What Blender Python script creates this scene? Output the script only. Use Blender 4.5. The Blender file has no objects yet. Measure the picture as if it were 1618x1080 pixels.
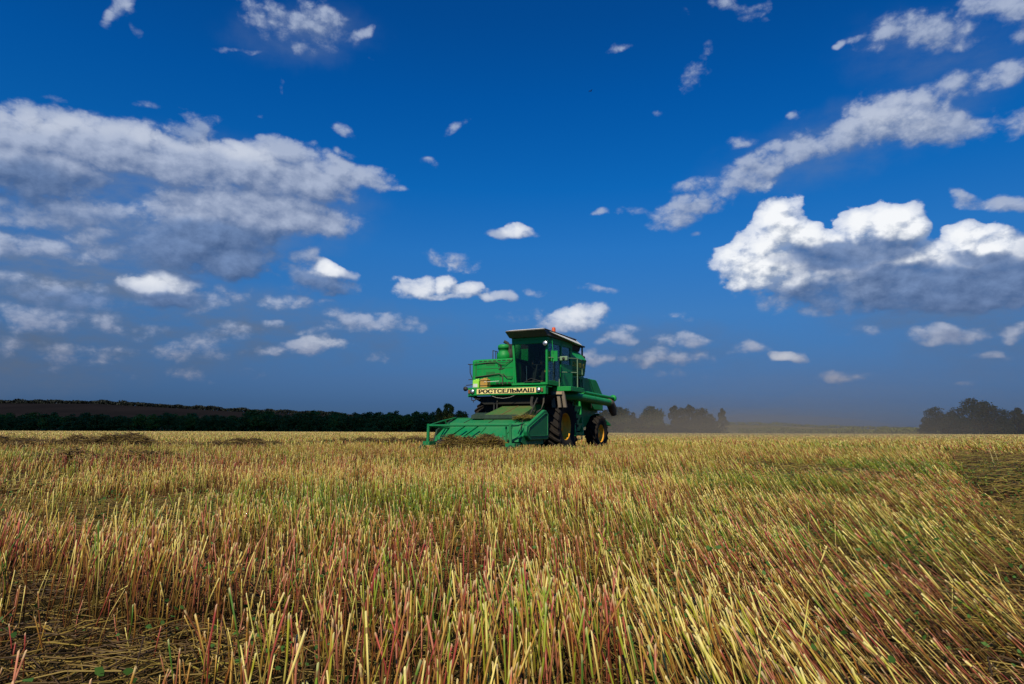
import bpy, bmesh, math, random
import numpy as np
from mathutils import Vector, Matrix
random.seed(7); rng = np.random.default_rng(11)
S = bpy.context.scene
COL = S.collection
R_ = math.radians

# ------------------------------------------------------------------ camera
PITCH = math.atan(141.5/1079.0)
cam = bpy.data.cameras.new("camera"); cam.lens = 24.0; cam.sensor_width = 36.0
cam.clip_start = 0.02; cam.clip_end = 20000
cam_o = bpy.data.objects.new("camera", cam); COL.objects.link(cam_o)
cam_o.matrix_world = Matrix.Translation((0, 0, 0.75)) @ Matrix.Rotation(math.pi/2+PITCH, 4, 'X') @ Matrix.Rotation(R_(0.2), 4, 'Z')
S.camera = cam_o

# ------------------------------------------------------------------ light
SUN_DIR = Vector((-0.30, -0.954, 0.0)).normalized()
SUN_EL = R_(46)
sun_vec = Vector((SUN_DIR.x*math.cos(SUN_EL), SUN_DIR.y*math.cos(SUN_EL), math.sin(SUN_EL)))
sun = bpy.data.lights.new("sun", 'SUN'); sun.energy = 5.0; sun.angle = R_(0.5); sun.color = (1.0, 0.90, 0.70)
sun_o = bpy.data.objects.new("sun", sun); COL.objects.link(sun_o)
sun_o.rotation_euler = sun_vec.to_track_quat('Z', 'Y').to_euler()
S.view_settings.view_transform = 'Standard'; S.view_settings.look = 'None'
S.view_settings.exposure = 0.0; S.view_settings.gamma = 1.0
S.cycles.use_denoising = True
S.cycles.max_bounces = 6; S.cycles.transparent_max_bounces = 16
S.cycles.volume_bounces = 1
S.render.film_transparent = False

# ------------------------------------------------------------------ world: Nishita sky with procedural clouds
CLOUDS = [(-36.49,19.91,4.46,1.64,9.5,1.3),(-31.87,20.26,5.34,1.72,2.6,1.3),(-26.28,20.08,5.43,1.91,0.2,1.3),(-21.6,19.97,5.07,2.12,-0.6,1.3),(-17.65,19.91,4.8,1.74,1.0,1.3),(-13.3,20.46,3.42,0.98,1.6,0.97),(-34.38,21.67,1.77,0.58,3.4,0.68),(-22.4,21.23,1.91,0.75,-16.9,1.3),(-19.25,21.79,2.25,1.04,7.0,1.3),(-15.67,21.13,2.32,0.97,-4.5,1.3),(-26.43,22.32,2.28,0.98,10.1,0.85),(-24.89,23.36,1.22,0.45,9.7,0.51),(-28.5,23.26,2.21,0.39,-3.7,0.4),(-35.58,22.29,0.84,0.36,14.3,0.46),(-35.55,17.59,4.33,1.76,1.8,1.3),(-37.75,17.82,3.21,1.63,12.9,1.3),(-33.46,15.26,4.86,1.31,6.7,0.91),(-36.82,15.29,3.6,1.09,11.0,0.8),(-21.44,16.97,7.19,2.02,2.4,1.3),(-25.03,14.64,5.21,2.61,-1.3,1.3),(-18.0,16.59,4.73,1.38,0.3,1.3),(-22.64,12.96,3.73,1.26,5.4,1.3),(-28.59,15.35,2.14,0.83,8.1,0.68),(-26.08,17.1,2.7,0.83,18.0,0.8),(-35.52,12.73,4.03,1.03,12.9,0.85),(-32.57,13.76,2.37,0.88,18.6,0.8),(-30.49,12.78,4.91,1.0,2.4,0.74),(-37.36,13.28,1.05,0.59,9.9,0.68),(-27.86,10.86,2.64,1.22,8.8,1.3),(-27.28,9.87,2.66,0.76,5.2,0.91),(-16.31,12.21,3.31,1.32,-4.4,0.95),(-14.99,13.11,1.83,0.81,-16.4,1.3),(-17.15,14.17,1.3,0.7,4.4,0.68),(-19.67,12.48,0.68,0.7,4.5,0.8),(-23.63,10.09,2.19,1.07,19.5,0.85),(-24.7,9.13,2.23,0.58,9.3,0.63),(-33.78,9.44,4.9,0.97,0.4,0.8),(-36.01,9.84,3.22,0.69,7.2,0.63),(-34.38,7.61,4.42,1.05,1.4,0.68),(-36.55,7.83,1.75,0.6,5.9,0.68),(-31.43,9.02,2.77,0.54,-2.4,0.57),(-25.42,6.28,3.07,1.05,11.2,0.71),(-28.06,7.45,2.52,0.66,4.1,0.51),(-16.34,6.81,3.06,0.92,6.2,0.85),(-18.99,6.25,2.87,0.6,2.3,0.57),(-11.88,8.94,3.87,0.88,-4.0,0.85),(-15.16,8.29,2.51,0.51,7.4,0.68),(-17.97,10.34,2.84,0.6,-1.5,0.63),(-19.58,8.58,1.05,0.35,3.2,0.57),(-33.09,5.27,4.14,1.16,3.6,0.48),(-36.55,5.68,2.08,0.77,4.4,0.51),(-21.42,7.63,2.33,0.69,3.2,0.46),(-25.3,4.27,5.23,0.67,2.2,0.34),(-11.02,6.25,3.09,0.63,1.4,0.34),(-31.58,29.29,1.77,0.6,42.8,0.74),(-30.64,28.29,0.35,0.56,14.0,0.46),(-18.73,30.89,4.87,1.46,-5.4,0.66),(-17.24,32.17,2.84,0.95,-11.9,0.57),(-13.18,31.0,1.5,0.62,21.0,0.68),(-17.86,29.2,1.22,0.63,-12.1,0.57),(-23.33,28.49,1.46,0.3,10.4,0.51),(-14.74,23.91,1.24,0.53,-19.3,0.68),(-5.03,24.96,1.87,0.39,17.1,0.48),(-19.87,26.78,0.4,0.53,8.4,0.46),(-21.36,24.15,0.78,0.27,-1.5,0.46),(-14.41,22.17,1.15,0.29,-9.7,0.46),(-7.01,22.09,1.31,0.49,2.6,0.4),(-11.86,29.23,0.76,0.27,5.2,0.4),(-10.1,20.09,1.28,0.45,-6.6,0.57),(-11.17,20.12,0.64,0.4,3.8,0.57),(0.19,16.53,1.75,0.57,4.1,0.91),(0.46,16.94,0.77,0.57,0.0,0.91),(-0.52,16.42,0.77,0.36,0.3,0.68),(-4.86,14.28,2.59,0.68,-6.7,0.63),(-7.92,11.84,1.81,1.05,6.8,1.0),(-5.9,12.26,1.29,1.15,1.4,1.0),(-3.47,11.68,1.72,1.05,0.9,1.0),(-1.31,11.39,1.4,0.53,-2.6,0.91),(-5.88,11.21,3.74,0.42,1.3,0.85),(-8.57,12.6,1.59,0.52,12.0,0.68),(5.14,9.47,2.99,1.16,7.3,0.95),(6.48,9.98,1.7,0.84,9.1,0.9),(3.8,8.95,2.14,0.74,-0.4,0.91),(6.77,11.92,2.03,0.42,-7.2,0.68),(1.66,11.61,1.62,0.42,-0.2,0.46),(1.12,9.86,2.15,0.64,-0.0,0.4),(29.95,22.71,3.43,1.8,3.6,1.05),(31.58,21.94,4.97,1.36,-17.9,0.95),(33.98,21.84,2.76,1.0,-16.9,0.91),(21.16,20.63,2.9,1.23,14.9,0.91),(17.64,19.2,3.01,1.07,14.5,0.85),(26.84,21.96,4.04,1.34,10.2,0.9),(22.88,21.44,3.09,1.11,7.0,0.97),(19.66,19.86,2.95,1.05,3.7,0.8),(15.32,18.32,3.83,1.09,13.5,0.85),(13.47,17.15,2.34,0.6,4.3,0.8),(16.65,19.78,3.05,0.78,6.7,0.68),(19.03,22.59,1.6,0.61,3.2,0.63),(24.2,23.98,1.04,0.36,-9.3,0.46),(15.67,28.24,1.05,1.71,-18.5,0.57),(16.25,29.59,0.84,0.53,-7.0,0.4),(15.39,27.68,0.84,0.81,-6.3,0.57),(8.97,30.54,1.38,0.45,4.2,0.63),(7.23,18.07,0.86,0.31,-2.0,0.68),(9.54,17.92,2.03,0.41,5.3,0.51),(15.76,16.14,0.71,0.3,-4.1,0.46),(12.93,25.62,0.53,0.28,-5.0,0.34),(15.02,31.99,0.43,0.51,-6.8,0.34),(20.0,32.14,3.06,0.66,-17.2,0.68),(20.97,31.28,1.51,0.38,-17.5,0.63),(30.57,28.19,2.38,1.01,-1.7,0.82),(27.17,28.46,0.59,0.38,8.0,0.85),(28.18,28.62,0.98,0.41,7.4,0.63),(33.26,27.78,2.88,1.49,-15.0,0.74),(34.94,26.41,1.98,0.63,-0.4,0.63),(37.54,27.83,2.26,1.04,-25.4,0.91),(38.82,25.98,1.45,0.75,-17.4,0.46),(34.52,23.68,2.17,1.05,-6.0,0.8),(36.41,23.51,1.51,0.71,-2.9,0.63),(37.55,23.81,1.26,0.78,-0.7,0.8),(37.8,20.51,1.15,0.96,-14.1,0.85),(34.92,21.5,1.74,0.49,-17.2,0.68),(34.53,16.38,1.29,0.43,-18.3,0.8),(36.85,15.43,1.29,0.59,-14.7,0.85),(35.61,15.83,1.48,0.34,-10.4,0.68),(22.14,16.07,1.98,2.12,-6.0,1.25),(20.41,14.77,1.92,1.67,-5.1,1.15),(23.62,14.95,1.66,1.53,-6.0,1.2),(25.05,14.32,1.8,1.24,-6.2,1.1),(29.67,15.29,2.17,1.45,-8.0,1.25),(27.32,15.33,1.57,1.3,-7.3,1.15),(31.44,14.13,1.45,1.08,-8.0,1.15),(34.88,13.62,1.26,1.21,-8.9,1.2),(36.0,12.84,1.3,0.86,-8.7,1.05),(37.38,12.37,1.25,0.84,-8.9,1.05),(18.9,13.56,2.05,1.19,-4.3,1.1),(21.75,12.94,4.23,1.57,-4.8,1.2),(28.49,13.22,5.5,1.57,-6.7,1.2),(34.0,11.85,4.89,1.49,-7.5,1.15),(24.44,11.25,5.4,1.16,-4.8,1.05),(31.6,10.57,7.1,1.81,-6.1,1.15),(20.27,11.67,2.67,0.89,-4.0,0.91),(26.13,9.67,6.54,0.95,-4.4,0.8),(35.36,10.15,4.35,1.65,-6.8,1.3),(30.75,9.84,6.81,1.37,-5.5,1.2),(26.92,12.22,3.9,1.41,-5.8,1.2),(19.28,10.89,1.93,0.5,-3.5,0.57),(32.13,6.89,2.77,0.59,-2.1,0.85),(33.66,6.92,1.49,0.49,-4.3,0.8),(36.55,6.99,1.26,0.64,5.1,0.91),(30.25,7.12,0.96,0.46,-3.9,0.68),(21.89,5.68,1.1,0.59,0.9,0.97),(19.35,6.72,2.19,0.55,-6.1,0.63),(12.67,6.19,3.96,1.04,-1.2,0.82),(13.97,7.46,2.93,0.57,-4.6,0.78),(8.67,7.68,1.57,0.58,4.0,0.8),(7.23,6.28,2.1,0.74,-0.6,0.68),(25.4,4.34,2.61,0.62,2.2,0.57),(27.52,7.58,1.69,0.42,-3.7,0.4),(35.55,5.34,1.42,0.39,0.5,0.51),(15.63,4.69,3.95,0.51,-1.1,0.34),(9.36,8.45,2.09,0.42,-1.2,0.34),(13.76,9.11,1.52,0.41,-2.0,0.34),(34.14,3.22,0.73,0.31,-1.9,0.4)]
BRIGHT = [(22.15,16.31,4.02,2.88,-6.1,1),(29.03,15.24,4.65,2.19,-7.8,1),(35.18,13.57,2.77,1.55,-8.9,1),(19.87,13.59,3.86,2.47,-4.5,0.9),(24.87,10.98,4.91,1.15,-4.8,0.64),(32.53,12.72,5.85,1.07,-7.6,0.8),(29.95,22.71,4.71,2.15,-11.4,0.21),(-27.88,11.23,2.73,1.22,6.0,0.47),(-14.85,13.42,1.73,1.02,3.6,0.64),(-5.63,12.06,5.9,1.68,1.3,0.51),(0.29,16.84,1.97,0.93,0.1,0.55),(5.41,9.78,3.41,1.37,-0.7,0.47),(-34.9,21.0,4.65,0.83,7.3,0.24),(-28.16,21.56,4.85,0.79,2.5,0.26),(-22.41,21.46,2.87,0.84,-11.8,0.3),(21.89,5.78,1.38,0.69,-2.1,0.42),(-15.11,7.16,2.5,0.72,2.1,0.3)]
SHADED = [(26.55,13.35,4.82,1.13,-2.2,1.15),(32.02,10.98,6.66,1.17,-3.5,1.0),(29.94,9.82,8.55,1.57,-5.3,1.3),(36.81,10.4,3.85,1.53,-7.3,1.1),(35.49,11.87,2.55,0.6,-7.9,0.8),(-24.52,13.74,6.82,2.2,2.2,1.3),(-22.39,12.74,5.14,1.46,5.3,1.3),(-36.86,15.71,3.97,1.0,3.3,0.7),(-32.66,14.95,4.34,0.79,4.3,0.5),(-35.51,17.05,4.9,1.26,-2.5,0.75),(-16.54,11.69,3.74,1.11,-2.4,1.2),(-27.13,9.51,3.44,0.76,5.0,0.9),(-33.75,9.14,5.65,0.97,0.2,0.8),(-37.52,15.15,2.83,1.25,11.2,0.4),(-26.43,22.32,2.5,0.98,10.1,0.5),(-24.31,10.13,1.8,0.48,4.7,0.2)]
VEIL = [(-33.52,11.03,9.9,4.87,7.3,0.9),(-24.17,7.71,12.55,3.4,3.6,0.75),(-34.92,5.15,8.65,3.05,3.8,0.8),(-13.12,7.75,10.18,2.59,2.0,0.5),(10.11,6.87,11.92,2.41,-1.0,0.5),(-26.08,17.1,13.47,4.64,3.0,0.7),(32.22,8.24,8.49,2.25,-4.9,0.6),(26.81,21.52,10.78,2.68,8.4,0.45),(-18.18,30.33,6.23,2.14,8.3,0.4),(33.54,26.3,6.51,2.79,-14.6,0.35),(34.65,5.39,5.43,1.75,-3.5,0.5)]

def N(nt, t, **kw):
    n = nt.nodes.new(t)
    for k, v in kw.items():
        setattr(n, k, v)
    return n

class NB:
    """short node builder"""
    def __init__(s, nt): s.nt = nt
    def put(s, sock, v):
        if v is None: return
        if isinstance(v, bpy.types.NodeSocket): s.nt.links.new(v, sock)
        else: sock.default_value = v
    def math(s, op, a, b=None, c=None, clamp=False):
        n = N(s.nt, 'ShaderNodeMath', operation=op, use_clamp=clamp)
        for i, v in enumerate((a, b, c)): s.put(n.inputs[i], v)
        return n.outputs[0]
    def vmath(s, op, a, b=None, out=0):
        n = N(s.nt, 'ShaderNodeVectorMath', operation=op)
        s.put(n.inputs[0], a); s.put(n.inputs[1], b)
        return n.outputs[out]
    def scale(s, a, f):
        n = N(s.nt, 'ShaderNodeVectorMath', operation='SCALE')
        s.put(n.inputs[0], a); s.put(n.inputs[3], f)
        return n.outputs[0]
    def smooth(s, x, a, b, c=0.0, d=1.0):
        n = N(s.nt, 'ShaderNodeMapRange', interpolation_type='SMOOTHSTEP')
        s.put(n.inputs[0], x)
        for i, v in enumerate((a, b, c, d)): s.put(n.inputs[i+1], v)
        return n.outputs[0]
    def mix(s, f, a, b, bt='MIX'):
        n = N(s.nt, 'ShaderNodeMix', data_type='RGBA', blend_type=bt)
        s.put(n.inputs[0], f); s.put(n.inputs[6], a); s.put(n.inputs[7], b)
        return n.outputs[2]
    def noise(s, vec, scale, detail=4, rough=.55, lac=2.0, col=False):
        n = N(s.nt, 'ShaderNodeTexNoise')
        if vec is not None: s.put(n.inputs['Vector'], vec)
        n.inputs['Scale'].default_value = scale; n.inputs['Detail'].default_value = detail
        n.inputs['Roughness'].default_value = rough; n.inputs['Lacunarity'].default_value = lac
        return n.outputs['Color' if col else 'Fac']
    def ramp(s, f, stops):
        n = N(s.nt, 'ShaderNodeValToRGB')
        s.put(n.inputs[0], f)
        e = n.color_ramp.elements
        while len(e) < len(stops): e.new(0.5)
        for el, (p, c) in zip(e, stops):
            el.position = p; el.color = (*c, 1) if len(c) == 3 else c
        return n.outputs[0]

def blob_chain(nb, vec, blobs, k=0.25):
    acc = 0.0
    sp = N(nb.nt, 'ShaderNodeSeparateXYZ'); nb.put(sp.inputs[0], vec)
    for (cx, cy, rx, ry, rot, w) in blobs:
        m = N(nb.nt, 'ShaderNodeMapping', vector_type='TEXTURE')
        cb = N(nb.nt, 'ShaderNodeCombineXYZ')       # z carries the running value: keeps the chain serial
        nb.put(cb.inputs[0], sp.outputs[0]); nb.put(cb.inputs[1], sp.outputs[1]); nb.put(cb.inputs[2], acc)
        nb.put(m.inputs[0], cb.outputs[0])
        m.inputs[1].default_value = (cx, cy, 0); m.inputs[2].default_value = (0, 0, R_(rot)); m.inputs[3].default_value = (rx*1.27, ry*1.27, 1e6)
        d = nb.vmath('DOT_PRODUCT', m.outputs[0], m.outputs[0], out=1)
        e = nb.math('MULTIPLY_ADD', d, -w, w)
        acc = nb.math('SMOOTH_MAX', acc, e, k) if not isinstance(acc, float) else nb.math('MAXIMUM', e, 0.0)
    return acc

def near(blobs, cell, pad):
    """the blobs that can reach into a cell of the sky"""
    a0, a1, e0, e1 = cell; res = []
    for (cx, cy, rx, ry, rot, w) in blobs:
        c, s = abs(math.cos(R_(rot))), abs(math.sin(R_(rot)))
        hx = 1.27*1.2*math.hypot(rx*c, ry*s)+pad; hy = 1.27*1.2*math.hypot(rx*s, ry*c)+pad
        if cx+hx > a0 and cx-hx < a1 and cy+hy > e0 and cy-hy < e1: res.append((cx, cy, rx, ry, rot, w))
    return res

def noise2(nb, vec, scale, detail, rough, col=False):
    n = N(nb.nt, 'ShaderNodeTexNoise', noise_dimensions='2D'); nb.put(n.inputs['Vector'], vec)
    n.inputs['Scale'].default_value = scale; n.inputs['Detail'].default_value = detail; n.inputs['Roughness'].default_value = rough
    return n.outputs['Color' if col else 'Fac']

def warp(nb, v, st, scale, detail, amp):
    w1 = nb.vmath('SUBTRACT', noise2(nb, st, scale, detail, .55, True), (.5, .5, .5))
    return nb.vmath('ADD', v, nb.vmath('MULTIPLY', w1, amp))

def cloud_group(blobs):
    g = bpy.data.node_groups.new("cloud_density", 'ShaderNodeTree')
    g.interface.new_socket("Vector", in_out='INPUT', socket_type='NodeSocketVector')
    g.interface.new_socket("Density", in_out='OUTPUT', socket_type='NodeSocketFloat')
    nb = NB(g)
    gi = N(g, 'NodeGroupInput'); go = N(g, 'NodeGroupOutput')
    v = gi.outputs[0]
    st = nb.vmath('MULTIPLY', v, (1, 1.45, 1))
    F = blob_chain(nb, warp(nb, v, st, 0.22, 2, (3.4, 1.7, 0)), blobs, 0.18)
    n1 = noise2(nb, st, 0.38, 8, .57)
    vo = N(g, 'ShaderNodeTexVoronoi', feature='SMOOTH_F1', voronoi_dimensions='2D')
    nb.put(vo.inputs['Vector'], warp(nb, st, st, 1.1, 2, (.8, .8, 0)))
    vo.inputs['Scale'].default_value = 0.62; vo.inputs['Detail'].default_value = 3.6; vo.inputs['Roughness'].default_value = .55
    vo.inputs['Smoothness'].default_value = .4
    bil = nb.math('SUBTRACT', 0.45, vo.outputs['Distance'])
    n = nb.math('MULTIPLY_ADD', bil, 0.5, nb.math('MULTIPLY', nb.math('SUBTRACT', n1, 0.5), 1.75))
    d = nb.math('MULTIPLY_ADD', n, nb.smooth(F, 0.0, 0.3), nb.math('MULTIPLY', F, 1.5))
    nb.put(go.inputs[0], d)
    return g

def cell_group(c, background):
    """one patch of sky: the clouds that reach into it over the clear sky"""
    g = bpy.data.node_groups.new("sky_cell", 'ShaderNodeTree')
    g.interface.new_socket("Vector", in_out='INPUT', socket_type='NodeSocketVector')
    g.interface.new_socket("Clear", in_out='INPUT', socket_type='NodeSocketColor')
    g.interface.new_socket("Shader", in_out='OUTPUT', socket_type='NodeSocketShader')
    nb = NB(g); gi = N(g, 'NodeGroupInput'); go = N(g, 'NodeGroupOutput')
    P, clear = gi.outputs[0], gi.outputs[1]
    cl = near(CLOUDS, c, 2.7)
    if not cl:
        g.links.new(background(g, clear), go.inputs[0]); return g
    G = cloud_group(cl)
    sp = N(g, 'ShaderNodeSeparateXYZ'); nb.put(sp.inputs[0], P); el = sp.outputs[1]
    def dens(vec):
        n = N(g, 'ShaderNodeGroup'); n.node_tree = G; nb.put(n.inputs[0], vec); return n.outputs[0]
    D0 = dens(P)
    D1 = dens(nb.vmath('ADD', P, (-0.45, 0.58, 0)))
    D2 = dens(nb.vmath('ADD', P, (-0.55, 1.9, 0)))
    emb = nb.math('MULTIPLY_ADD', nb.math('SUBTRACT', D0, D2), .42, nb.math('MULTIPLY', nb.math('SUBTRACT', D0, D1), .8))
    thin = nb.smooth(D0, 0.1, 1.5)
    L = nb.math('MULTIPLY_ADD', emb, 0.58, 0.50, clamp=True)
    Lb = nb.math('MULTIPLY_ADD', emb, 0.95, 0.50, clamp=True)
    b = near(BRIGHT, c, 2.7); s = near(SHADED, c, 3)
    Pw = warp(nb, P, P, .42, 3.5, (2.8, 1.6, 0))
    dim = nb.mix(L, (.12, .185, .345, 1), (.38, .45, .61, 1))
    width = .85
    if b:
        br = nb.smooth(blob_chain(nb, Pw, b, .2), 0.0, 0.75)
        dim = nb.mix(br, dim, nb.mix(Lb, (.30, .37, .50, 1), (.92, .94, .97, 1)))
        width = nb.math('MULTIPLY_ADD', br, -.55, .85)
    alpha = nb.smooth(D0, 0.12, nb.math('ADD', width, .12))
    if s:
        sh = nb.smooth(blob_chain(nb, Pw, s, .2), 0.05, 0.8)
        dim = nb.mix(nb.math('MULTIPLY', sh, .92), dim, nb.mix(L, (.062, .118, .255, 1), (.155, .25, .46, 1)))
    ve = near(VEIL, c, 2.7)
    if ve:
        vf = nb.math('MULTIPLY', nb.smooth(blob_chain(nb, Pw, ve, .2), 0.0, 1.0), nb.math('MULTIPLY_ADD', noise2(nb, nb.vmath('MULTIPLY', P, (.6, 1.5, 1)), .35, 5, .6), 1.9, -.32), clamp=True)
        clear = nb.mix(vf, clear, nb.mix(nb.smooth(el, 4, 16), (.095, .140, .228, 1), (.15, .215, .35, 1)))
    low = nb.smooth(el, 10.0, 1.0)
    cc = nb.mix(nb.math('MULTIPLY', low, .78), dim, (.225, .215, .26, 1))
    al = nb.math('MULTIPLY', alpha, nb.math('MULTIPLY_ADD', thin, .5, .5))
    g.links.new(background(g, nb.mix(al, clear, cc)), go.inputs[0])
    return g

def build_world():
    w = bpy.data.worlds.new("World"); S.world = w; w.use_nodes = True
    nt = w.node_tree; nt.nodes.clear(); nb = NB(nt)
    out = N(nt, 'ShaderNodeOutputWorld')
    sky = N(nt, 'ShaderNodeTexSky', sky_type='NISHITA', sun_disc=False)
    sky.sun_elevation = SUN_EL; sky.sun_rotation = math.atan2(SUN_DIR.x, SUN_DIR.y)
    sky.altitude = 0; sky.air_density = 1.0; sky.dust_density = 0.6; sky.ozone_density = 3.0
    tc = N(nt, 'ShaderNodeTexCoord')
    sp = N(nt, 'ShaderNodeSeparateXYZ'); nb.put(sp.inputs[0], tc.outputs['Generated'])
    az = nb.math('MULTIPLY', nb.math('ARCTAN2', sp.outputs[0], sp.outputs[1]), 57.29578)
    el = nb.math('MULTIPLY', nb.math('ARCSINE', sp.outputs[2]), 57.29578)
    cb = N(nt, 'ShaderNodeCombineXYZ'); nb.put(cb.inputs[0], az); nb.put(cb.inputs[1], el)
    P = cb.outputs[0]
    # clear sky: nishita, graded
    hs = N(nt, 'ShaderNodeHueSaturation'); hs.inputs['Saturation'].default_value = SKY_SAT; nb.put(hs.inputs['Color'], nb.scale(sky.outputs[0], SKY_STRENGTH))
    clear = nb.mix(1.0, hs.outputs[0], nb.ramp(nb.math('DIVIDE', el, 40.0, clamp=True), SKY_TINT), 'MULTIPLY')
    def background(nt, col):
        bg = N(nt, 'ShaderNodeBackground'); q = NB(nt)
        q.put(bg.inputs[0], q.scale(col, 1.0/SKY_STRENGTH)); bg.inputs[1].default_value = SKY_STRENGTH
        return bg.outputs[0]
    def cell(c):
        g = cell_group(c, background)
        n = N(nt, 'ShaderNodeGroup'); n.node_tree = g
        nb.put(n.inputs[0], P); nb.put(n.inputs[1], clear)
        return n.outputs[0]
    def split(a, b, x, edge):
        m = N(nt, 'ShaderNodeMixShader'); nb.put(m.inputs[0], nb.math('GREATER_THAN', x, edge))
        nt.links.new(a, m.inputs[1]); nt.links.new(b, m.inputs[2])
        return m.outputs[0]
    AZ = [-44, -33, -27, -20, -12, 0, 9, 15, 21, 27, 33, 44]
    def column(i):
        rows = [0.0, 7.0, 12.5, 19.0, 37.0]
        a0, a1 = AZ[i], AZ[i+1]
        cells = [cell((a0, a1, rows[j], rows[j+1])) for j in range(4)]
        lo = split(cells[0], cells[1], el, rows[1]); hi = split(cells[2], cells[3], el, rows[3])
        return split(lo, hi, el, rows[2])
    def tree(i, j):
        if j-i == 1: return column(i)
        m = (i+j)//2
        return split(tree(i, m), tree(m, j), az, AZ[m])
    inside = tree(0, len(AZ)-1)
    plain = background(nt, clear)
    r = split(plain, inside, az, AZ[0]); r = split(r, plain, az, AZ[-1])
    r = split(plain, r, el, 0.0); r = split(r, plain, el, 37.0)
    nt.links.new(r, out.inputs[0])
    w.cycles.sampling_method = 'MANUAL'; w.cycles.sample_map_resolution = 512
SKY_STRENGTH = 0.1
SKY_SAT = 1.0
SKY_TINT = [(0.0, (.080, .168, .43)), (0.055, (.095, .190, .45)), (0.107, (.135, .245, .49)), (0.24, (.165, .42, .73)), (0.375, (.105, .52, .96)), (0.5, (0.028, 0.516, 1.049)), (0.675, (0.008, 0.466, 1.046)), (0.825, (0.009, 0.415, 0.953))]
build_world()

# ------------------------------------------------------------------ helpers
def tag(o, label=None, cat=None, group=None, kind=None):
    if label: o["label"] = label
    if cat: o["category"] = cat
    if group: o["group"] = group
    if kind: o["kind"] = kind
    return o

def empty(name, loc=(0, 0, 0), rz=0.0):
    o = bpy.data.objects.new(name, None); COL.objects.link(o)
    o.location = loc; o.rotation_euler = (0, 0, rz); o.empty_display_size = .3
    return o

def V3(*a): return Vector(a)

class MB:
    """collects simple solids and builds them as ONE mesh object"""
    def __init__(s): s.v = []; s.f = []; s.sm = []
    def add(s, verts, faces, smooth=False):
        n = len(s.v); s.v += [tuple(p) for p in verts]
        for f in faces: s.f.append([i+n for i in f]); s.sm.append(smooth)
        return s
    def box(s, lo, hi):
        x0, y0, z0 = lo; x1, y1, z1 = hi
        return s.hexa([(x0,y0,z0),(x1,y0,z0),(x1,y1,z0),(x0,y1,z0),(x0,y0,z1),(x1,y0,z1),(x1,y1,z1),(x0,y1,z1)])
    def hexa(s, p):
        return s.add(p, [(3,2,1,0),(4,5,6,7),(0,1,5,4),(1,2,6,5),(2,3,7,6),(3,0,4,7)])
    def prism(s, poly, axis, a, b):
        """poly of 2-D points extruded along axis 'x','y' or 'z' from a to b"""
        def P(u, v, w):
            return {'x': (w, u, v), 'y': (u, w, v), 'z': (u, v, w)}[axis]
        n = len(poly)
        vs = [P(u, v, a) for u, v in poly]+[P(u, v, b) for u, v in poly]
        fs = [tuple(range(n))[::-1], tuple(range(n, 2*n))]+[(i, (i+1) % n, (i+1) % n+n, i+n) for i in range(n)]
        return s.add(vs, fs)
    def tube(s, pts, r, n=8, cap=True):
        pts = [Vector(p) for p in pts]; rs = r if isinstance(r, (list, tuple)) else [r]*len(pts)
        vs = []; fs = []
        t0 = (pts[1]-pts[0]).normalized(); up = Vector((0, 0, 1)) if abs(t0.z) < .9 else Vector((1, 0, 0))
        a = t0.cross(up).normalized()
        for i, p in enumerate(pts):
            t = (pts[min(i+1, len(pts)-1)]-pts[max(i-1, 0)]).normalized()
            a = (a-t*a.dot(t)).normalized(); b = t.cross(a)
            vs += [p+(a*math.cos(q)+b*math.sin(q))*rs[i] for q in (2*math.pi*k/n for k in range(n))]
        for i in range(len(pts)-1):
            fs += [(i*n+k, i*n+(k+1) % n, (i+1)*n+(k+1) % n, (i+1)*n+k) for k in range(n)]
        s.add(vs, fs, True)
        if cap: s.add(vs[:n], [tuple(range(n))[::-1]]); s.add(vs[-n:], [tuple(range(n))])
        return s
    def lathe(s, prof, axis='z', c=(0, 0, 0), n=24, smooth=True):
        """prof = [(radius, height)...] turned round an axis through c"""
        c = Vector(c); vs = []
        for r, h in prof:
            for k in range(n):
                q = 2*math.pi*k/n; u, w = r*math.cos(q), r*math.sin(q)
                vs.append(c+Vector({'z': (u, w, h), 'y': (w, h, u), 'x': (h, u, w)}[axis]))
        fs = [(i*n+k, i*n+(k+1) % n, (i+1)*n+(k+1) % n, (i+1)*n+k) for i in range(len(prof)-1) for k in range(n)]
        return s.add(vs, fs, smooth)
    def build(s, name, mat, parent=None, bevel=0.0, label=None):
        me = bpy.data.meshes.new(name); me.from_pydata(s.v, [], s.f)
        me.polygons.foreach_set('use_smooth', s.sm)
        bm = bmesh.new(); bm.from_mesh(me); bmesh.ops.recalc_face_normals(bm, faces=bm.faces); bm.to_mesh(me); bm.free()
        me.materials.append(mat); me.update()
        o = bpy.data.objects.new(name, me); COL.objects.link(o)
        if parent: o.parent = parent
        if bevel:
            m = o.modifiers.new('bevel', 'BEVEL'); m.width = bevel; m.segments = 2; m.limit_method = 'ANGLE'; m.angle_limit = R_(35)
        if label: o["label"] = label
        return o

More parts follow.
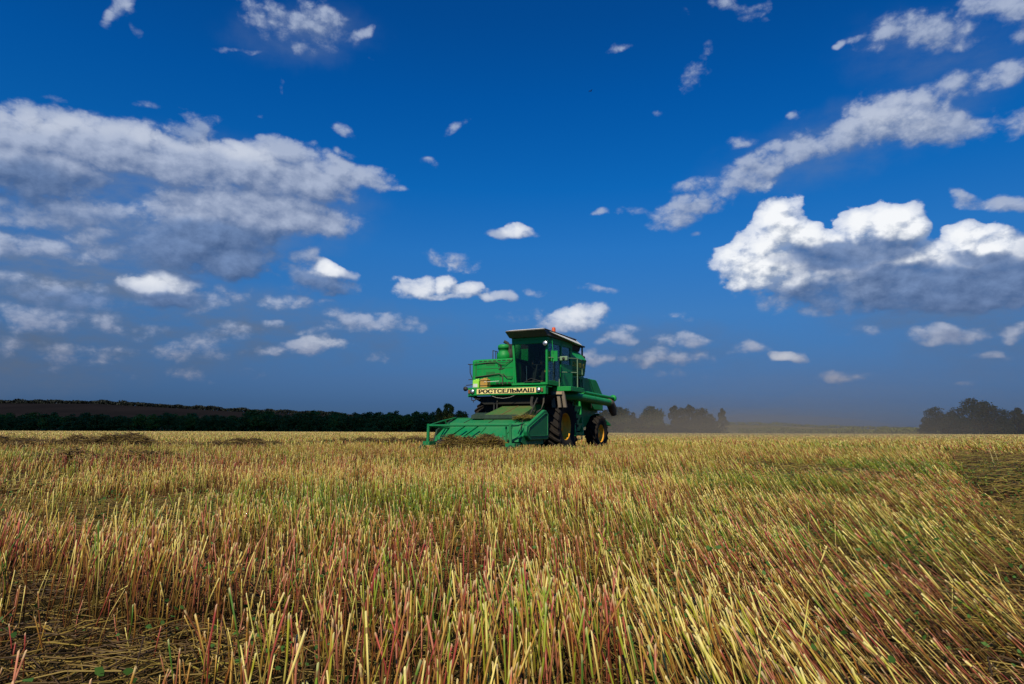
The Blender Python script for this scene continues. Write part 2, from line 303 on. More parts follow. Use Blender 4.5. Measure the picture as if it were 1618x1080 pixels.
def mesh_np(name, V, loops, totals, mat, attrs=(), smooth=None, parent=None):
    me = bpy.data.meshes.new(name)
    me.vertices.add(len(V)); me.vertices.foreach_set('co', np.ascontiguousarray(V, np.float32).ravel())
    me.loops.add(len(loops)); me.loops.foreach_set('vertex_index', np.ascontiguousarray(loops, np.int32))
    totals = np.ascontiguousarray(totals, np.int32)
    me.polygons.add(len(totals))
    me.polygons.foreach_set('loop_start', np.concatenate(([0], np.cumsum(totals)[:-1])).astype(np.int32))
    if smooth is not None: me.polygons.foreach_set('use_smooth', np.ascontiguousarray(smooth, bool))
    me.update(calc_edges=True)
    for an, av in attrs:
        at = me.attributes.new(an, 'FLOAT', 'POINT'); at.data.foreach_set('value', np.ascontiguousarray(av, np.float32))
    me.materials.append(mat)
    o = bpy.data.objects.new(name, me); COL.objects.link(o)
    if parent: o.parent = parent
    return o

# ------------------------------------------------------------------ materials
def material(name, build):
    m = bpy.data.materials.new(name); m.use_nodes = True
    nt = m.node_tree; nt.nodes.clear(); nb = NB(nt)
    out = N(nt, 'ShaderNodeOutputMaterial'); b = N(nt, 'ShaderNodeBsdfPrincipled')
    nt.links.new(b.outputs[0], out.inputs[0])
    r = build(nb, b)
    if r is not None: nt.links.new(r, out.inputs[0])
    return m

def paint(name, col, dust=.35, rough=.42, dustcol=(.23, .19, .11), scale=1.6, metal=0.0, grime=.3, spec=.5):
    def f(nb, b):
        tc = N(nb.nt, 'ShaderNodeTexCoord').outputs['Object']
        n1 = nb.noise(tc, scale, 6, .62); n2 = nb.noise(tc, scale*7, 5, .6)
        st = nb.noise(nb.vmath('MULTIPLY', tc, (9, 9, .8)), 1.3, 4, .6)      # run-off streaks
        k = nb.smooth(nb.math('MULTIPLY_ADD', n2, .35, nb.math('MULTIPLY_ADD', st, .35, nb.math('MULTIPLY', n1, .6))), .48, .86)
        c = nb.mix(nb.math('MULTIPLY', k, dust), (*col, 1), (*dustcol, 1))
        g = nb.smooth(n2, .52, .75)
        c = nb.mix(nb.math('MULTIPLY', g, grime), c, tuple(x*.45 for x in col)+(1,))
        nb.put(b.inputs['Base Color'], c)
        nb.put(b.inputs['Roughness'], nb.math('MULTIPLY_ADD', k, .35, rough))
        b.inputs['Metallic'].default_value = metal
        b.inputs['Specular IOR Level'].default_value = spec
    return material(name, f)

GREEN = paint('green_paint', (.001, .235, .045), .05, .36, spec=.3)
GREEN2 = paint('green_paint_header', (.001, .165, .050), .10, .45, spec=.3)
GREEN_RUST = paint('worn_green_paint', (.03, .135, .03), .75, .5, (.17, .075, .02), 1.1)
PALEGREEN = paint('pale_green_paint', (.14, .26, .15), .35, .5)
DARK = paint('dark_steel', (.012, .013, .012), .28, .6, (.08, .065, .04))
BLACKGREEN = paint('dark_green_paint', (.003, .024, .011), .08, .65, (.09, .07, .04))
RUBBER = paint('tyre_rubber', (.011, .010, .010), .42, .8, (.060, .045, .030), 2.2, spec=.2)
YELLOW = paint('yellow_rim_paint', (.80, .36, .008), .2, .45, (.25, .11, .03))
WHITE = paint('white_paint', (.62, .62, .60), .35, .45, (.4, .36, .28))
GREYWOOD = paint('weathered_plank', (.17, .135, .10), .5, .75, (.30, .25, .18))
TANWOOD = paint('tan_plank', (.42, .32, .20), .3, .75)
CHUTE = paint('brown_rubber_chute', (.065, .045, .033), .5, .7)
UNDER_SHADE = paint('underbody_shade_black', (.005, .006, .005), .06, .8)  # near-black tone stands in for the shade below the sign bar
CREAM = paint('sign_cream', (.80, .66, .25), .15, .5, (.55, .38, .12), 3)
BLACK = paint('sign_black', (.006, .005, .005), .0, .5, (.2, .14, .06), 3)
LIME = paint('lime_plastic', (.30, .70, .05), .1, .4)
OCHRE = paint('ochre_plastic', (.45, .25, .035), .25, .45)
ORANGE = paint('orange_plastic', (.55, .07, .012), .1, .3)
CHROME = paint('lamp_reflector', (.75, .75, .75), .15, .2, metal=.9)
HOSE = paint('hose_rubber', (.02, .018, .016), .3, .6)
INTERIOR = paint('cab_interior', (.010, .012, .011), .2, .8)
SEATGREEN = paint('seat_green', (.035, .10, .035), .2, .8)
YELLOWTXT = paint('yellow_letters', (.62, .45, .04), .2, .5)
SKIN = paint('skin', (.30, .15, .09), .1, .6)
CLOTH = paint('dark_shirt', (.025, .035, .045), .15, .9)
HAIR = paint('dark_hair', (.012, .009, .007), .1, .8)

def _glass(nb, b):
    b.inputs['Base Color'].default_value = (.02, .04, .035, 1); b.inputs['Roughness'].default_value = .06
    tr = N(nb.nt, 'ShaderNodeBsdfTransparent'); tr.inputs[0].default_value = (.72, .80, .76, 1)
    gl = N(nb.nt, 'ShaderNodeBsdfGlossy'); gl.inputs['Roughness'].default_value = .08
    fr = N(nb.nt, 'ShaderNodeFresnel'); fr.inputs[0].default_value = 1.45
    mx = N(nb.nt, 'ShaderNodeMixShader')
    nb.put(mx.inputs[0], nb.math('MULTIPLY', fr.outputs[0], .45)); nb.nt.links.new(tr.outputs[0], mx.inputs[1]); nb.nt.links.new(gl.outputs[0], mx.inputs[2])
    return mx.outputs[0]
GLASS = material('tinted_glass', _glass)

def _ground(nb, b):
    tc = N(nb.nt, 'ShaderNodeTexCoord').outputs['Object']
    n1 = nb.noise(tc, 9.0, 8, .65); n2 = nb.noise(tc, .35, 4, .6)
    c = nb.ramp(n1, [(.3, (.010, .007, .004)), (.5, (.026, .018, .009)), (.66, (.075, .052, .020)), (.8, (.15, .11, .04))])
    far = nb.ramp(nb.noise(tc, .02, 5, .6), [(.35, (.16, .12, .045)), (.65, (.27, .20, .075))])
    ln = nb.vmath('LENGTH', tc, out=1)
    c = nb.mix(nb.smooth(ln, 60, 320), c, far)
    c = nb.mix(nb.math('MULTIPLY', n2, .35), c, (.05, .045, .015, 1))
    nb.put(b.inputs['Base Color'], c); b.inputs['Roughness'].default_value = .95; b.inputs['Specular IOR Level'].default_value = 0
    bp = N(nb.nt, 'ShaderNodeBump'); bp.inputs['Distance'].default_value = .04; nb.put(bp.inputs['Height'], n1)
    nb.nt.links.new(bp.outputs[0], b.inputs['Normal'])
GROUND = material('field_soil', _ground)

STALK_RAMP = [(0.0, (.14, .010, .008)), (.09, (.36, .046, .036)), (.18, (.46, .16, .085)), (.30, (.16, .046, .007)),
              (.42, (.32, .135, .018)), (.55, (.43, .27, .042)), (.68, (.72, .59, .17)), (.78, (.33, .31, .015)), (.90, (.18, .25, .013)), (1.0, (.05, .13, .008))]
def _stalk(nb, b):
    hue = N(nb.nt, 'ShaderNodeAttribute', attribute_name='hue').outputs['Fac']
    al = N(nb.nt, 'ShaderNodeAttribute', attribute_name='along').outputs['Fac']
    tc = N(nb.nt, 'ShaderNodeTexCoord').outputs['Object']
    n = nb.noise(nb.vmath('MULTIPLY', tc, (60, 60, 14)), 1.0, 4, .6)
    h1 = nb.math('ADD', hue, nb.math('MULTIPLY', nb.math('SUBTRACT', n, .5), .34))
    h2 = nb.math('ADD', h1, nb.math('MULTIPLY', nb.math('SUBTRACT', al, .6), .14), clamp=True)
    c = nb.ramp(h2, STALK_RAMP)
    # brown joints along the stem
    fr = nb.math('FRACT', nb.math('MULTIPLY_ADD', hue, 7.3, nb.math('MULTIPLY', al, 2.6)))
    j = nb.math('LESS_THAN', fr, .06)
    c = nb.mix(nb.math('MULTIPLY', j, .75), c, (.10, .035, .015, 1))
    # dry pale cut ends, dirt plus painted shade darkening down to the foot
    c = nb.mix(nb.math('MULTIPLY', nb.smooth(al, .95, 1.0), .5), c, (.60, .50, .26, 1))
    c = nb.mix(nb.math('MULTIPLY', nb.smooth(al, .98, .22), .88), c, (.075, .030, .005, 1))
    nb.put(b.inputs['Base Color'], c); b.inputs['Roughness'].default_value = .55
    b.inputs['Specular IOR Level'].default_value = .35
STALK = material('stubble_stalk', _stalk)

def _straw(nb, b):
    hue = N(nb.nt, 'ShaderNodeAttribute', attribute_name='hue').outputs['Fac']
    c = nb.ramp(hue, [(0.0, (.035, .018, .008)), (.35, (.10, .055, .010)), (.6, (.25, .17, .028)), (.8, (.19, .18, .014)), (.93, (.30, .27, .04)), (1.0, (.70, .62, .34))])
    nb.put(b.inputs['Base Color'], c); b.inputs['Roughness'].default_value = .6
STRAW = material('cut_straw', _straw)

def leafmat(name, a, c, lo=.35, hi=.65, scale=.9):
    def f(nb, b):
        tc = N(nb.nt, 'ShaderNodeTexCoord').outputs['Object']
        oi = N(nb.nt, 'ShaderNodeObjectInfo').outputs['Random']
        n = nb.math('MULTIPLY_ADD', oi, .25, nb.noise(tc, scale, 3, .6))
        col = nb.ramp(n, [(lo, a), (hi+.12, c)])
        nb.put(b.inputs['Base Color'], col); b.inputs['Roughness'].default_value = .7; b.inputs['Specular IOR Level'].default_value = .25
    return material(name, f)
LEAF = leafmat('tree_leaves', (.060, .085, .012), (.150, .165, .022))
LEAF2 = leafmat('dark_tree_leaves', (.055, .072, .014), (.110, .120, .022))
WEED = leafmat('weed_leaves', (.02, .07, .012), (.06, .13, .02), scale=20)
FARLEAF = leafmat('far_wood_leaves_shaded', (.004, .008, .006), (.010, .014, .009), scale=.05)  # leaf colour darkened to stand for cloud shade on the ridge
BARK = paint('bark', (.045, .035, .026), .4, .9, (.09, .075, .06), 3)
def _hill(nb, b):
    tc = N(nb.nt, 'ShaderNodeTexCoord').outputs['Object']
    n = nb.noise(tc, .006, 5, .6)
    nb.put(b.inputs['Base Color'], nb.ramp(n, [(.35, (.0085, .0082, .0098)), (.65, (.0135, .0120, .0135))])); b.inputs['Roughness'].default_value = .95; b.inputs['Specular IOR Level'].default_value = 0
HILL = material('ploughed_soil_shaded', _hill)  # cloud shade on the hill is put into this near-black soil colour
def _hill2(nb, b):
    tc = N(nb.nt, 'ShaderNodeTexCoord').outputs['Object']
    n = nb.noise(tc, .004, 5, .6)
    nb.put(b.inputs['Base Color'], nb.ramp(n, [(.40, (.05, .055, .03)), (.62, (.16, .13, .07))])); b.inputs['Roughness'].default_value = .95; b.inputs['Specular IOR Level'].default_value = 0
HILL2 = material('distant_fields', _hill2)

# ------------------------------------------------------------------ combine harvester (x forward, y to its left, z up)
CH_LOC = (0.455, 23.2, 0.0); CH_ROT = R_(180+62.5)
harv = empty('combine_harvester', CH_LOC, CH_ROT)
tag(harv, 'green combine harvester with cream sign bar and yellow rims working the stubble field', 'combine harvester')

def lettering(name, txt, mat, parent, width, height, depth, M, OFFSET=.02):
    cu = bpy.data.curves.new(name, 'FONT'); cu.body = txt; cu.extrude = depth; cu.offset = OFFSET; cu.size = 1.0
    to = bpy.data.objects.new(name+'_src', cu)
    me = bpy.data.meshes.new_from_object(to)
    bpy.data.objects.remove(to)
    n = len(me.vertices); a = np.empty(n*3, np.float32); me.vertices.foreach_get('co', a); a = a.reshape(-1, 3)
    lo, hi = a.min(0), a.max(0)
    a[:, 0] = (a[:, 0]-(lo[0]+hi[0])/2)*width/(hi[0]-lo[0]); a[:, 1] = (a[:, 1]-(lo[1]+hi[1])/2)*height/(hi[1]-lo[1])
    a[:, 2] = np.where(a[:, 2] > 0, depth, 0)
    if OFFSET < .018:                                   # heavy strokes: two more copies set a little aside
        me.vertices.foreach_set('co', np.ascontiguousarray(a, np.float32).ravel()); me.update()
        bm = bmesh.new()
        for dx, dz in ((0, 0), (-.011, .0006), (.011, .0012)):
            k0 = len(bm.verts); bm.from_mesh(me); bm.verts.ensure_lookup_table()
            for v in bm.verts[k0:]: v.co.x += dx; v.co.z += dz
        bm.to_mesh(me); bm.free()
        n = len(me.vertices); a = np.empty(n*3, np.float32); me.vertices.foreach_get('co', a); a = a.reshape(-1, 3)
    h = np.c_[a, np.ones(n)] @ np.array(M.transposed())
    me.vertices.foreach_set('co', np.ascontiguousarray(h[:, :3], np.float32).ravel()); me.update()
    me.name = name; me.materials.clear(); me.materials.append(mat)
    o = bpy.data.objects.new(name, me); COL.objects.link(o); o.parent = parent
    return o

# main body
b = MB()
b.prism([(.95,.95),(1.25,1.55),(1.35,1.86),(-4.25,1.86),(-4.3,1.5),(-3.55,1.32),(-3.0,.92),(-.5,.72),(.5,.72)], 'y', -.85, 1.0)
b.box((-2.35,-1.25,1.865),(.15,1.22,2.72))
body = b.build('body', GREEN, harv, .02)
MB().prism([(-1.25,1.885),(1.5,1.885),(1.1,1.62),(-.75,1.62)], 'x', .05, 1.48).build('underbody', UNDER_SHADE, harv)
MB().hexa([(.97,-.86,.95),(1.28,-.86,1.55),(1.28,1.01,1.55),(.97,1.01,.95),(1.0,-.86,.94),(1.36,-.86,1.62),(1.36,1.01,1.62),(1.0,1.01,.94)]).build('front_shade_plate', UNDER_SHADE, harv)  # sheet over the body front, its colour carries the shade there
d = MB()
for x in (-.65,-1.2,-1.8): d.box((x,1.222,1.95),(x+.018,1.245,2.68))
d.box((-2.2,1.003,1.30),(-.9,1.02,1.325)); d.box((-2.62,1.003,.95),(-2.6,1.02,1.75)); d.box((-1.9,1.003,.80),(-1.88,1.02,1.75))
d.box((-2.3,1.223,2.30),(-.15,1.24,2.33))
d.build('panel_seam', DARK, harv)
for k in range(6): MB().tube([(-.75-.22*k,1.235,2.05+.05*(k%3)),(-.85-.22*k,1.30,2.2),(-.95-.22*k,1.26,2.45),(-.98-.22*k,1.24,2.62)], .018, 6).build('hydraulic_pipe', BLACKGREEN, harv)
for (px_, py_, pz_, pr_) in ((-.75,1.235,2.30,.17),(-1.35,1.235,2.08,.11),(-1.75,1.01,1.25,.24),(-2.35,1.01,1.5,.13)):
    MB().lathe([(.02,.0),(pr_,.0),(pr_,.055),(pr_*.8,.06),(pr_*.75,.03),(.05,.03),(.02,.06)], 'y', (px_,py_,pz_), 24).build('pulley', BLACKGREEN, harv)
# rear hood
rh = MB().prism([(-2.30,1.84),(-2.30,2.70),(-3.62,2.70),(-3.78,2.62),(-4.36,2.16),(-4.36,1.56),(-3.4,1.56),(-3.0,1.80)], 'y', -1.15, 1.2).build('rear_hood', GREEN, harv, .03)
d = MB(); d.prism([(-2.9,2.69),(-2.92,2.69),(-3.75,1.86),(-3.73,1.86)], 'y', 1.2, 1.208); d.box((-4.34,1.2,1.835),(-2.35,1.21,1.86))
d.box((-3.1,1.2,1.62),(-3.085,1.212,1.83))
d.build('seam', DARK, rh)
MB().lathe([(.001,0),(.06,0),(.06,.06),(.001,.06)], 'z', (-3.35,.9,2.70), 12).build('hood_vent', DARK, rh)

# engine cover
ec = MB().box((-.9,-1.40,2.26),(1.2,.24,3.13)).build('engine_cover', GREEN, harv, .07)
d = MB()
for k in range(8): d.box((1.19,-1.12+.175*k,3.045),(1.204,-1.00+.175*k,3.075))
for k in range(5): d.box((1.19,-.47+.145*k,2.30),(1.204,-.37+.145*k,2.345))
for z in (2.90,2.60):
    for k in range(8): d.box((1.19,-.83+.042*k,z),(1.205,-.815+.042*k,z+.10))
for z in (2.985,2.52,2.80): d.box((1.195,-1.20,z),(1.203,.22,z+.012))
d.box((1.195,-1.245,2.30),(1.204,-1.225,3.07)); d.box((1.195,-.33,2.28),(1.203,-.318,2.98))
d.build('louvre', DARK, ec)
m = MB(); y, z = -.30, 2.84
for dy, dz, a, l in ((-.07,.05,100,.10),(.02,.0,60,.15),(.08,-.05,20,.16),(-.02,-.07,0,.13),(.0,.05,75,.09)):
    ca, sa = math.cos(R_(a)), math.sin(R_(a)); P = []
    for u, w in ((-l/2,0),(0,.022),(l/2,0),(0,-.022)): P.append((y+dy+u*ca-w*sa, z+dz+u*sa+w*ca))
    m.prism(P, 'x', 1.2, 1.212)
m.build('emblem', DARK, ec)
m = MB()
m.tube([(1.23,-1.30,2.97),(1.23,-.9,3.0),(1.24,-.45,3.02),(1.24,-.3,2.93),(1.25,-.1,2.92),(1.24,.1,3.05),(1.22,.22,3.1)], .011, 6)
m.tube([(1.23,-1.25,2.54),(1.23,-.8,2.58),(1.24,-.35,2.63),(1.25,-.22,2.58),(1.25,-.2,2.35),(1.25,-.2,2.25)], .016, 6)
m.tube([(1.23,-.2,2.62),(1.24,-.05,2.48),(1.24,.1,2.46),(1.23,.22,2.52)], .011, 6)
m.build('hose', HOSE, ec)
m = MB()
m.tube([(1.1,-1.40,2.98),(1.15,-1.58,2.99)], .016, 6); m.tube([(1.12,-1.52,2.99),(1.14,-1.50,2.7),(1.12,-1.42,2.5)], .017, 6)
m.tube([(1.1,-1.40,2.48),(1.15,-1.56,2.47)], .014, 6); m.tube([(1.15,-1.38,2.30),(1.3,-1.56,2.27)], .016, 6)
m.build('handrail', DARK, ec)
a = MB(); a.lathe([(.001,3.1),(.24,3.1),(.24,3.34),(.19,3.40),(.19,3.50),(.21,3.50),(.21,3.62),(.16,3.66),(.001,3.66)], 'z', (.6,-.50,0), 22).build('air_cleaner', GREEN, harv)
e = MB(); e.tube([(.6,-.30,3.1),(.6,-.30,3.60),(.62,-.36,3.70),(.66,-.47,3.76)], .055, 10); e.lathe([(.001,3.1),(.11,3.1),(.11,3.5),(.001,3.5)], 'z', (.55,-.28,0), 14)
e.build('exhaust_pipe', DARK, harv)
MB().lathe([(.001,3.1),(.13,3.1),(.13,3.62),(.1,3.66),(.001,3.66)], 'z', (.5,-.05,0), 16).build('filler_neck', GREEN, harv)
m = MB(); m.tube([(.6,-.93,3.12),(.6,-.93,3.48),(.3,-.93,3.48),(.3,-.93,3.12)], .018, 6); m.tube([(.6,-.83,3.12),(.6,-.83,3.46)], .014, 6)
m.build('guard_rail', DARK, harv)

# grain tank
gt = MB().prism([(-1.3,2.73),(1.3,2.73),(1.38,3.30),(1.08,3.62),(-1.08,3.62),(-1.38,3.30)], 'x', -2.2, -.5).build('grain_tank', GREEN, harv, .025)
s = 0.5/5.7
M = Matrix(((-1,0,0,-1.40),(0,0,1,0),(0,1,0,0),(0,0,0,1)))
# face of the tank side leans out by 0.08 over 0.57
ang = math.atan(.08/.57)
M = Matrix.Translation((-1.36,1.352,3.06)) @ Matrix.Rotation(-ang, 4, 'X') @ Matrix(((-1,0,0,0),(0,0,1,0),(0,1,0,0),(0,0,0,1)))
lettering('lettering', 'ДОН-1500Б', YELLOWTXT, gt, 1.38, .20, .006, M)
d = MB()
for z, y in ((2.90,1.325),(3.27,1.377)): d.box((-2.19,y,z),(-.51,y+.012,z+.012))
d.tube([(-.7,1.36,3.3),(-.8,1.24,3.45)], .02, 6)
d.build('tank_rib', BLACKGREEN, gt)
tcv = MB().box((-2.42,-1.22,3.80),(-.62,1.24,3.85)); tcv.prism([(-1.1,3.63),(1.1,3.63),(1.16,3.80),(-1.16,3.80)], 'x', -2.2, -.62)
tcv.build('tank_cover', DARK, gt, .01)
for x in (-2.3,-.7):
    for y in (-1.15,1.17): MB().box((x-.025,y-.025,3.45),(x+.025,y+.025,3.80)).build('cover_post', BLACKGREEN, gt)
m = MB(); m.tube([(-2.25,1.2,2.72),(-2.3,1.25,3.1),(-2.28,1.22,3.35)], .02, 6); m.lathe([(.001,0),(.07,.0),(.07,.09),(.001,.09)], 'x', (-2.3,1.22,3.42), 14)
m.build('work_lamp', DARK, gt)

# cab
X0, X1, YA, YB, ZA, ZB = -.45, 1.58, .30, 1.55, 2.20, 3.70
c = MB()
c.box((X0,YA,ZA),(X1,YB,ZA+.06)); c.box((X0,YA,ZB-.08),(X1,YB,ZB))                      # floor and head
c.box((X0,YA,ZA+.06),(X0+.06,YB,ZB-.08))                                                    # rear wall
c.hexa([(X1-.08,YA+.10,ZA+.06),(X1,YA+.10,ZA+.06),(X1,YA+.17,ZA+.06),(X1-.08,YA+.17,ZA+.06),(X1-.08,YA,ZB-.08),(X1,YA,ZB-.08),(X1,YA+.07,ZB-.08),(X1-.08,YA+.07,ZB-.08)])
c.box((X1-.09,YB-.065,ZA+.06),(X1,YB,ZB-.08))
c.box((X0+.06,YB-.05,ZA+.06),(.52,YB,2.95)); c.box((.42,YB-.05,2.95),(.52,YB,ZB-.08)); c.box((X0+.06,YB-.05,2.95),(X0+.16,YB,ZB-.08))
c.box((.52,YB-.05,ZA+.06),(X1-.09,YB,2.34)); c.box((X0+.16,YB-.05,3.52),(X1-.09,YB,ZB-.08))
c.box((X0+.06,YA,ZA+.06),(X1-.08,YA+.04,2.95)); c.box((X0+.06,YA,2.95),(.4,YA+.04,ZB-.08))
c.box((X1-.06,YA+.17,ZA+.06),(X1-.005,YB-.065,2.275)); c.box((X1-.06,YA+.07,3.50),(X1-.005,YB-.065,ZB-.08))
cab = c.build('cab', GREEN, harv, .012)
MB().hexa([(X1-.035,YA+.17,2.275),(X1-.025,YA+.17,2.275),(X1-.025,YB-.065,2.275),(X1-.035,YB-.065,2.275),(X1-.035,YA+.075,3.50),(X1-.025,YA+.075,3.50),(X1-.025,YB-.065,3.50),(X1-.035,YB-.065,3.50)]).build('windshield', GLASS, cab)
MB().box((.52,YB-.03,2.34),(X1-.09,YB-.02,3.52)).build('door_window', GLASS, cab)
MB().box((X0+.16,YB-.03,2.95),(.42,YB-.02,3.52)).build('rear_side_window', GLASS, cab)
MB().box((.4,YA+.015,2.95),(X1-.08,YA+.025,ZB-.08)).build('off_side_window', GLASS, cab)
i = MB(); i.box((X0+.062,YA+.042,ZA+.062),(X0+.075,YB-.052,ZB-.085)); i.box((X0+.08,YA+.045,ZB-.10),(X1-.10,YB-.055,ZB-.082)); i.box((X0+.08,YA+.045,ZA+.062),(X1-.10,YB-.055,ZA+.075))
i.box((X0+.08,YA+.042,ZA+.08),(1.0,YA+.055,2.94)); i.box((X0+.08,YB-.064,ZA+.08),(.50,YB-.052,2.94))
i.build('cab_lining', INTERIOR, cab)
st = MB(); st.box((.22,.72,2.50),(.70,1.20,2.66)); st.hexa([(.12,.74,2.66),(.24,.74,2.66),(.24,1.18,2.66),(.12,1.18,2.66),(.0,.76,3.22),(.11,.76,3.22),(.11,1.16,3.22),(.0,1.16,3.22)]); st.box((.3,.85,2.27),(.6,1.07,2.50))
st.build('seat', SEATGREEN, cab, .03)
w = MB()
P = []
for k in range(25):
    q = 2*math.pi*k/24; P.append((1.08+.07*math.sin(q), .96+.19*math.cos(q), 2.88+.175*math.sin(q)))
w.tube(P, .014, 6, False); w.tube([(1.08,.96,2.88),(1.30,.96,2.28)], .03, 8); w.tube([(1.08,.78,2.88),(1.08,1.14,2.88)], .012, 6)
w.build('steering_wheel', DARK, cab)
k = MB(); k.box((.35,1.24,2.28),(1.05,1.46,2.74)); k.tube([(.9,1.32,2.72),(1.0,1.30,2.95)], .012, 6); k.lathe([(.001,0),(.03,.0),(.03,.05),(.001,.05)], 'z', (1.0,1.30,2.94), 10)
k.build('control_console', DARK, cab, .01)
MB().tube([(1.1,.60,2.28),(1.12,.60,2.85)], .014, 6).build('lever', CHROME, cab)
MB().box((1.06,1.22,2.63),(1.09,1.44,2.68)).build('console_label', YELLOWTXT, cab)
MB().box((.02,.42,2.95),(.06,.64,3.25)).build('rear_panel', BLACKGREEN, cab)
m = MB(); m.tube([(1.60,.75,2.28),(1.62,1.0,2.40),(1.61,1.32,2.31)], .010, 6); m.tube([(1.60,.8,2.30),(1.615,1.32,2.30)], .014, 6); m.build('wiper', DARK, cab)
# roof
r = MB().prism([(X0-.25,3.71),(1.66,3.705),(1.96,3.87),(1.90,3.895),(X0-.20,3.86)], 'y', YA-.05, YB+.06)
roof = r.build('cab_roof', paint('roof_underside', (.075,.066,.055), .5, .6), harv, .015)
rt = MB().hexa([(X0-.28,YA-.06,3.865),(1.93,YA-.06,3.899),(1.93,YB+.09,3.899),(X0-.28,YB+.09,3.865),(X0-.2,YA+.08,3.90),(1.75,YA+.08,3.945),(1.75,YB-.1,3.945),(X0-.2,YB-.1,3.90)])
rt.hexa([(X0-.42,YB+.08,3.67),(1.35,YB+.08,3.80),(1.35,YB+.16,3.80),(X0-.42,YB+.20,3.67),(X0-.36,YB-.06,3.885),(1.80,YB-.02,3.905),(1.80,YB,3.91),(X0-.36,YB-.03,3.89)])
rt.build('roof_cap', WHITE, roof, .012)
bc = MB().lathe([(.001,3.92),(.065,3.92),(.065,3.95)], 'z', (.75,1.40,0), 16); bc.build('beacon_base', DARK, roof)
MB().lathe([(.060,3.95),(.060,4.06),(.045,4.10),(.001,4.11)], 'z', (.75,1.40,0), 16).build('beacon', ORANGE, roof)

# sign bar
sb = MB().box((1.5,-1.24,1.90),(1.70,1.54,2.13)); sb.box((1.2,-1.26,2.131),(1.68,1.55,2.155)); sb.box((1.45,-1.28,1.86),(1.66,-1.02,1.899))
sb = sb.build('sign_bar', GREEN, harv, .015)
MB().box((1.702,-.90,1.945),(1.712,1.22,2.11)).build('sign', CREAM, sb)
M = Matrix(((0,0,1,1.713),(1,0,0,.165),(0,1,0,2.027),(0,0,0,1)))
lettering('lettering', 'РОСТСЕЛЬМАШ', BLACK, sb, 1.97, .128, .004, M, .014)
for y in (-1.06, 1.31):
    h = MB().lathe([(.001,.0),(.075,.0),(.078,.03),(.07,.035)], 'x', (1.70,y,2.03), 18).build('headlight', DARK, sb)
    MB().lathe([(.068,.03),(.05,.05),(.001,.055)], 'x', (1.70,y,2.03), 18).build('lens', CHROME, h)
for y in (-1.18, 1.43):
    MB().box((1.702,y-.035,1.97),(1.74,y+.035,2.09)).build('indicator_lamp', paint('indicator_lens', (.20,.06,.012), .4, .4), sb, .01)
m = MB(); m.tube([(1.6,-1.24,2.08),(1.62,-1.33,2.12)], .014, 6); m.lathe([(.001,-.02),(.07,-.02),(.08,.03),(.001,.05)], 'x', (1.64,-1.36,2.13), 14); m.build('side_lamp', DARK, sb)
m = MB(); m.tube([(1.6,-1.15,1.86),(1.6,-1.16,1.76),(1.62,-1.05,1.74),(1.6,-.95,1.80),(1.6,-.86,1.78),(1.6,-.80,1.86)], .016, 6); m.tube([(1.6,-1.1,1.75),(1.6,-1.08,1.68)], .012, 5); m.tube([(1.6,-1.0,1.86),(1.6,-1.02,1.75)], .02, 5)
m.build('wiring', DARK, sb)
m = MB(); m.tube([(1.66,-.40,1.89),(1.68,-.2,1.82),(1.68,.05,1.79),(1.68,.3,1.82),(1.66,.5,1.90)], .009, 5); m.build('slack_cable', paint('pale_cable', (.2,.2,.18), .3, .6), sb)
m = MB()
for o_ in (0,.03,.06): m.tube([(1.6,1.02+o_,1.9),(1.66,1.0+o_,1.65),(1.7,1.06+o_,1.45-o_),(1.68,1.22,1.36-o_),(1.66,1.38,1.44),(1.6,1.44-o_/2,1.65),(1.55,1.43-o_/2,1.9)], .012, 6)
m.build('hydraulic_hose', HOSE, sb)
MB().tube([(1.62,-.68,2.335),(1.5,-.2,2.36)], .010, 6).build('white_rod', WHITE, sb)

# platform, railings, ladders
pl = MB().box((-.35,1.37,2.03),(.80,2.0,2.18)).build('platform', GREEN, harv, .015)
g = MB(); r_ = .017
for x, y in ((.78,1.60),(.10,1.95),(-1.2,1.6)): g.tube([(x,y,2.18 if x > -1 else 2.7),(x,y,3.10 if x > -1 else 3.2)], r_, 6)
g.tube([(.78,1.60,3.10),(.10,1.95,3.12),(-1.2,1.6,3.20)], r_, 6); g.tube([(.78,1.60,2.64),(.10,1.95,2.66)], r_, 6)
g.tube([(1.5,1.57,3.04),(1.1,1.66,3.06),(.78,1.60,3.10)], r_, 6)
g.build('railing', PALEGREEN, pl)
for q, (y0, dx) in enumerate(((1.30,0),(1.50,0),(1.66,0))):
    MB().hexa([(.62,y0+.02*q,1.52),(.70,y0+.02*q,1.52),(.70,y0+.10+.02*q,1.52),(.62,y0+.10+.02*q,1.52),(.72,y0,2.028),(.79,y0,2.028),(.79,y0+.10,2.028),(.72,y0+.10,2.028)]).build('step_plank', GREYWOOD, pl)
MB().box((.80,1.40,1.93),(.82,1.70,2.02)).build('step_board', TANWOOD, pl)
ld = MB()
for x0 in (-.50,-1.18):
    ld.hexa([(x0-.10,1.50,.62),(x0-.04,1.50,.62),(x0-.04,1.62,.62),(x0-.10,1.62,.62),(x0-.30,1.30,1.88),(x0-.22,1.30,1.88),(x0-.22,1.42,1.88),(x0-.30,1.42,1.88)])
ladder = ld.build('ladder', GREEN, harv)
for k in range(4):
    z = .70+.30*k; y = 1.52-.048*k*1.0; xa = -.58-.045*k
    t = MB().box((xa-.64,y-.12,z),(xa,y+.10,z+.035)); t.prism([(xa,z),(xa-.64,z),(xa-.40,z-.22),(xa-.1,z-.22)] if k else [(xa,z),(xa-.64,z),(xa-.6,z-.05),(xa-.1,z-.05)], 'y', y+.07, y+.085)
    t.build('step', GREEN, ladder)
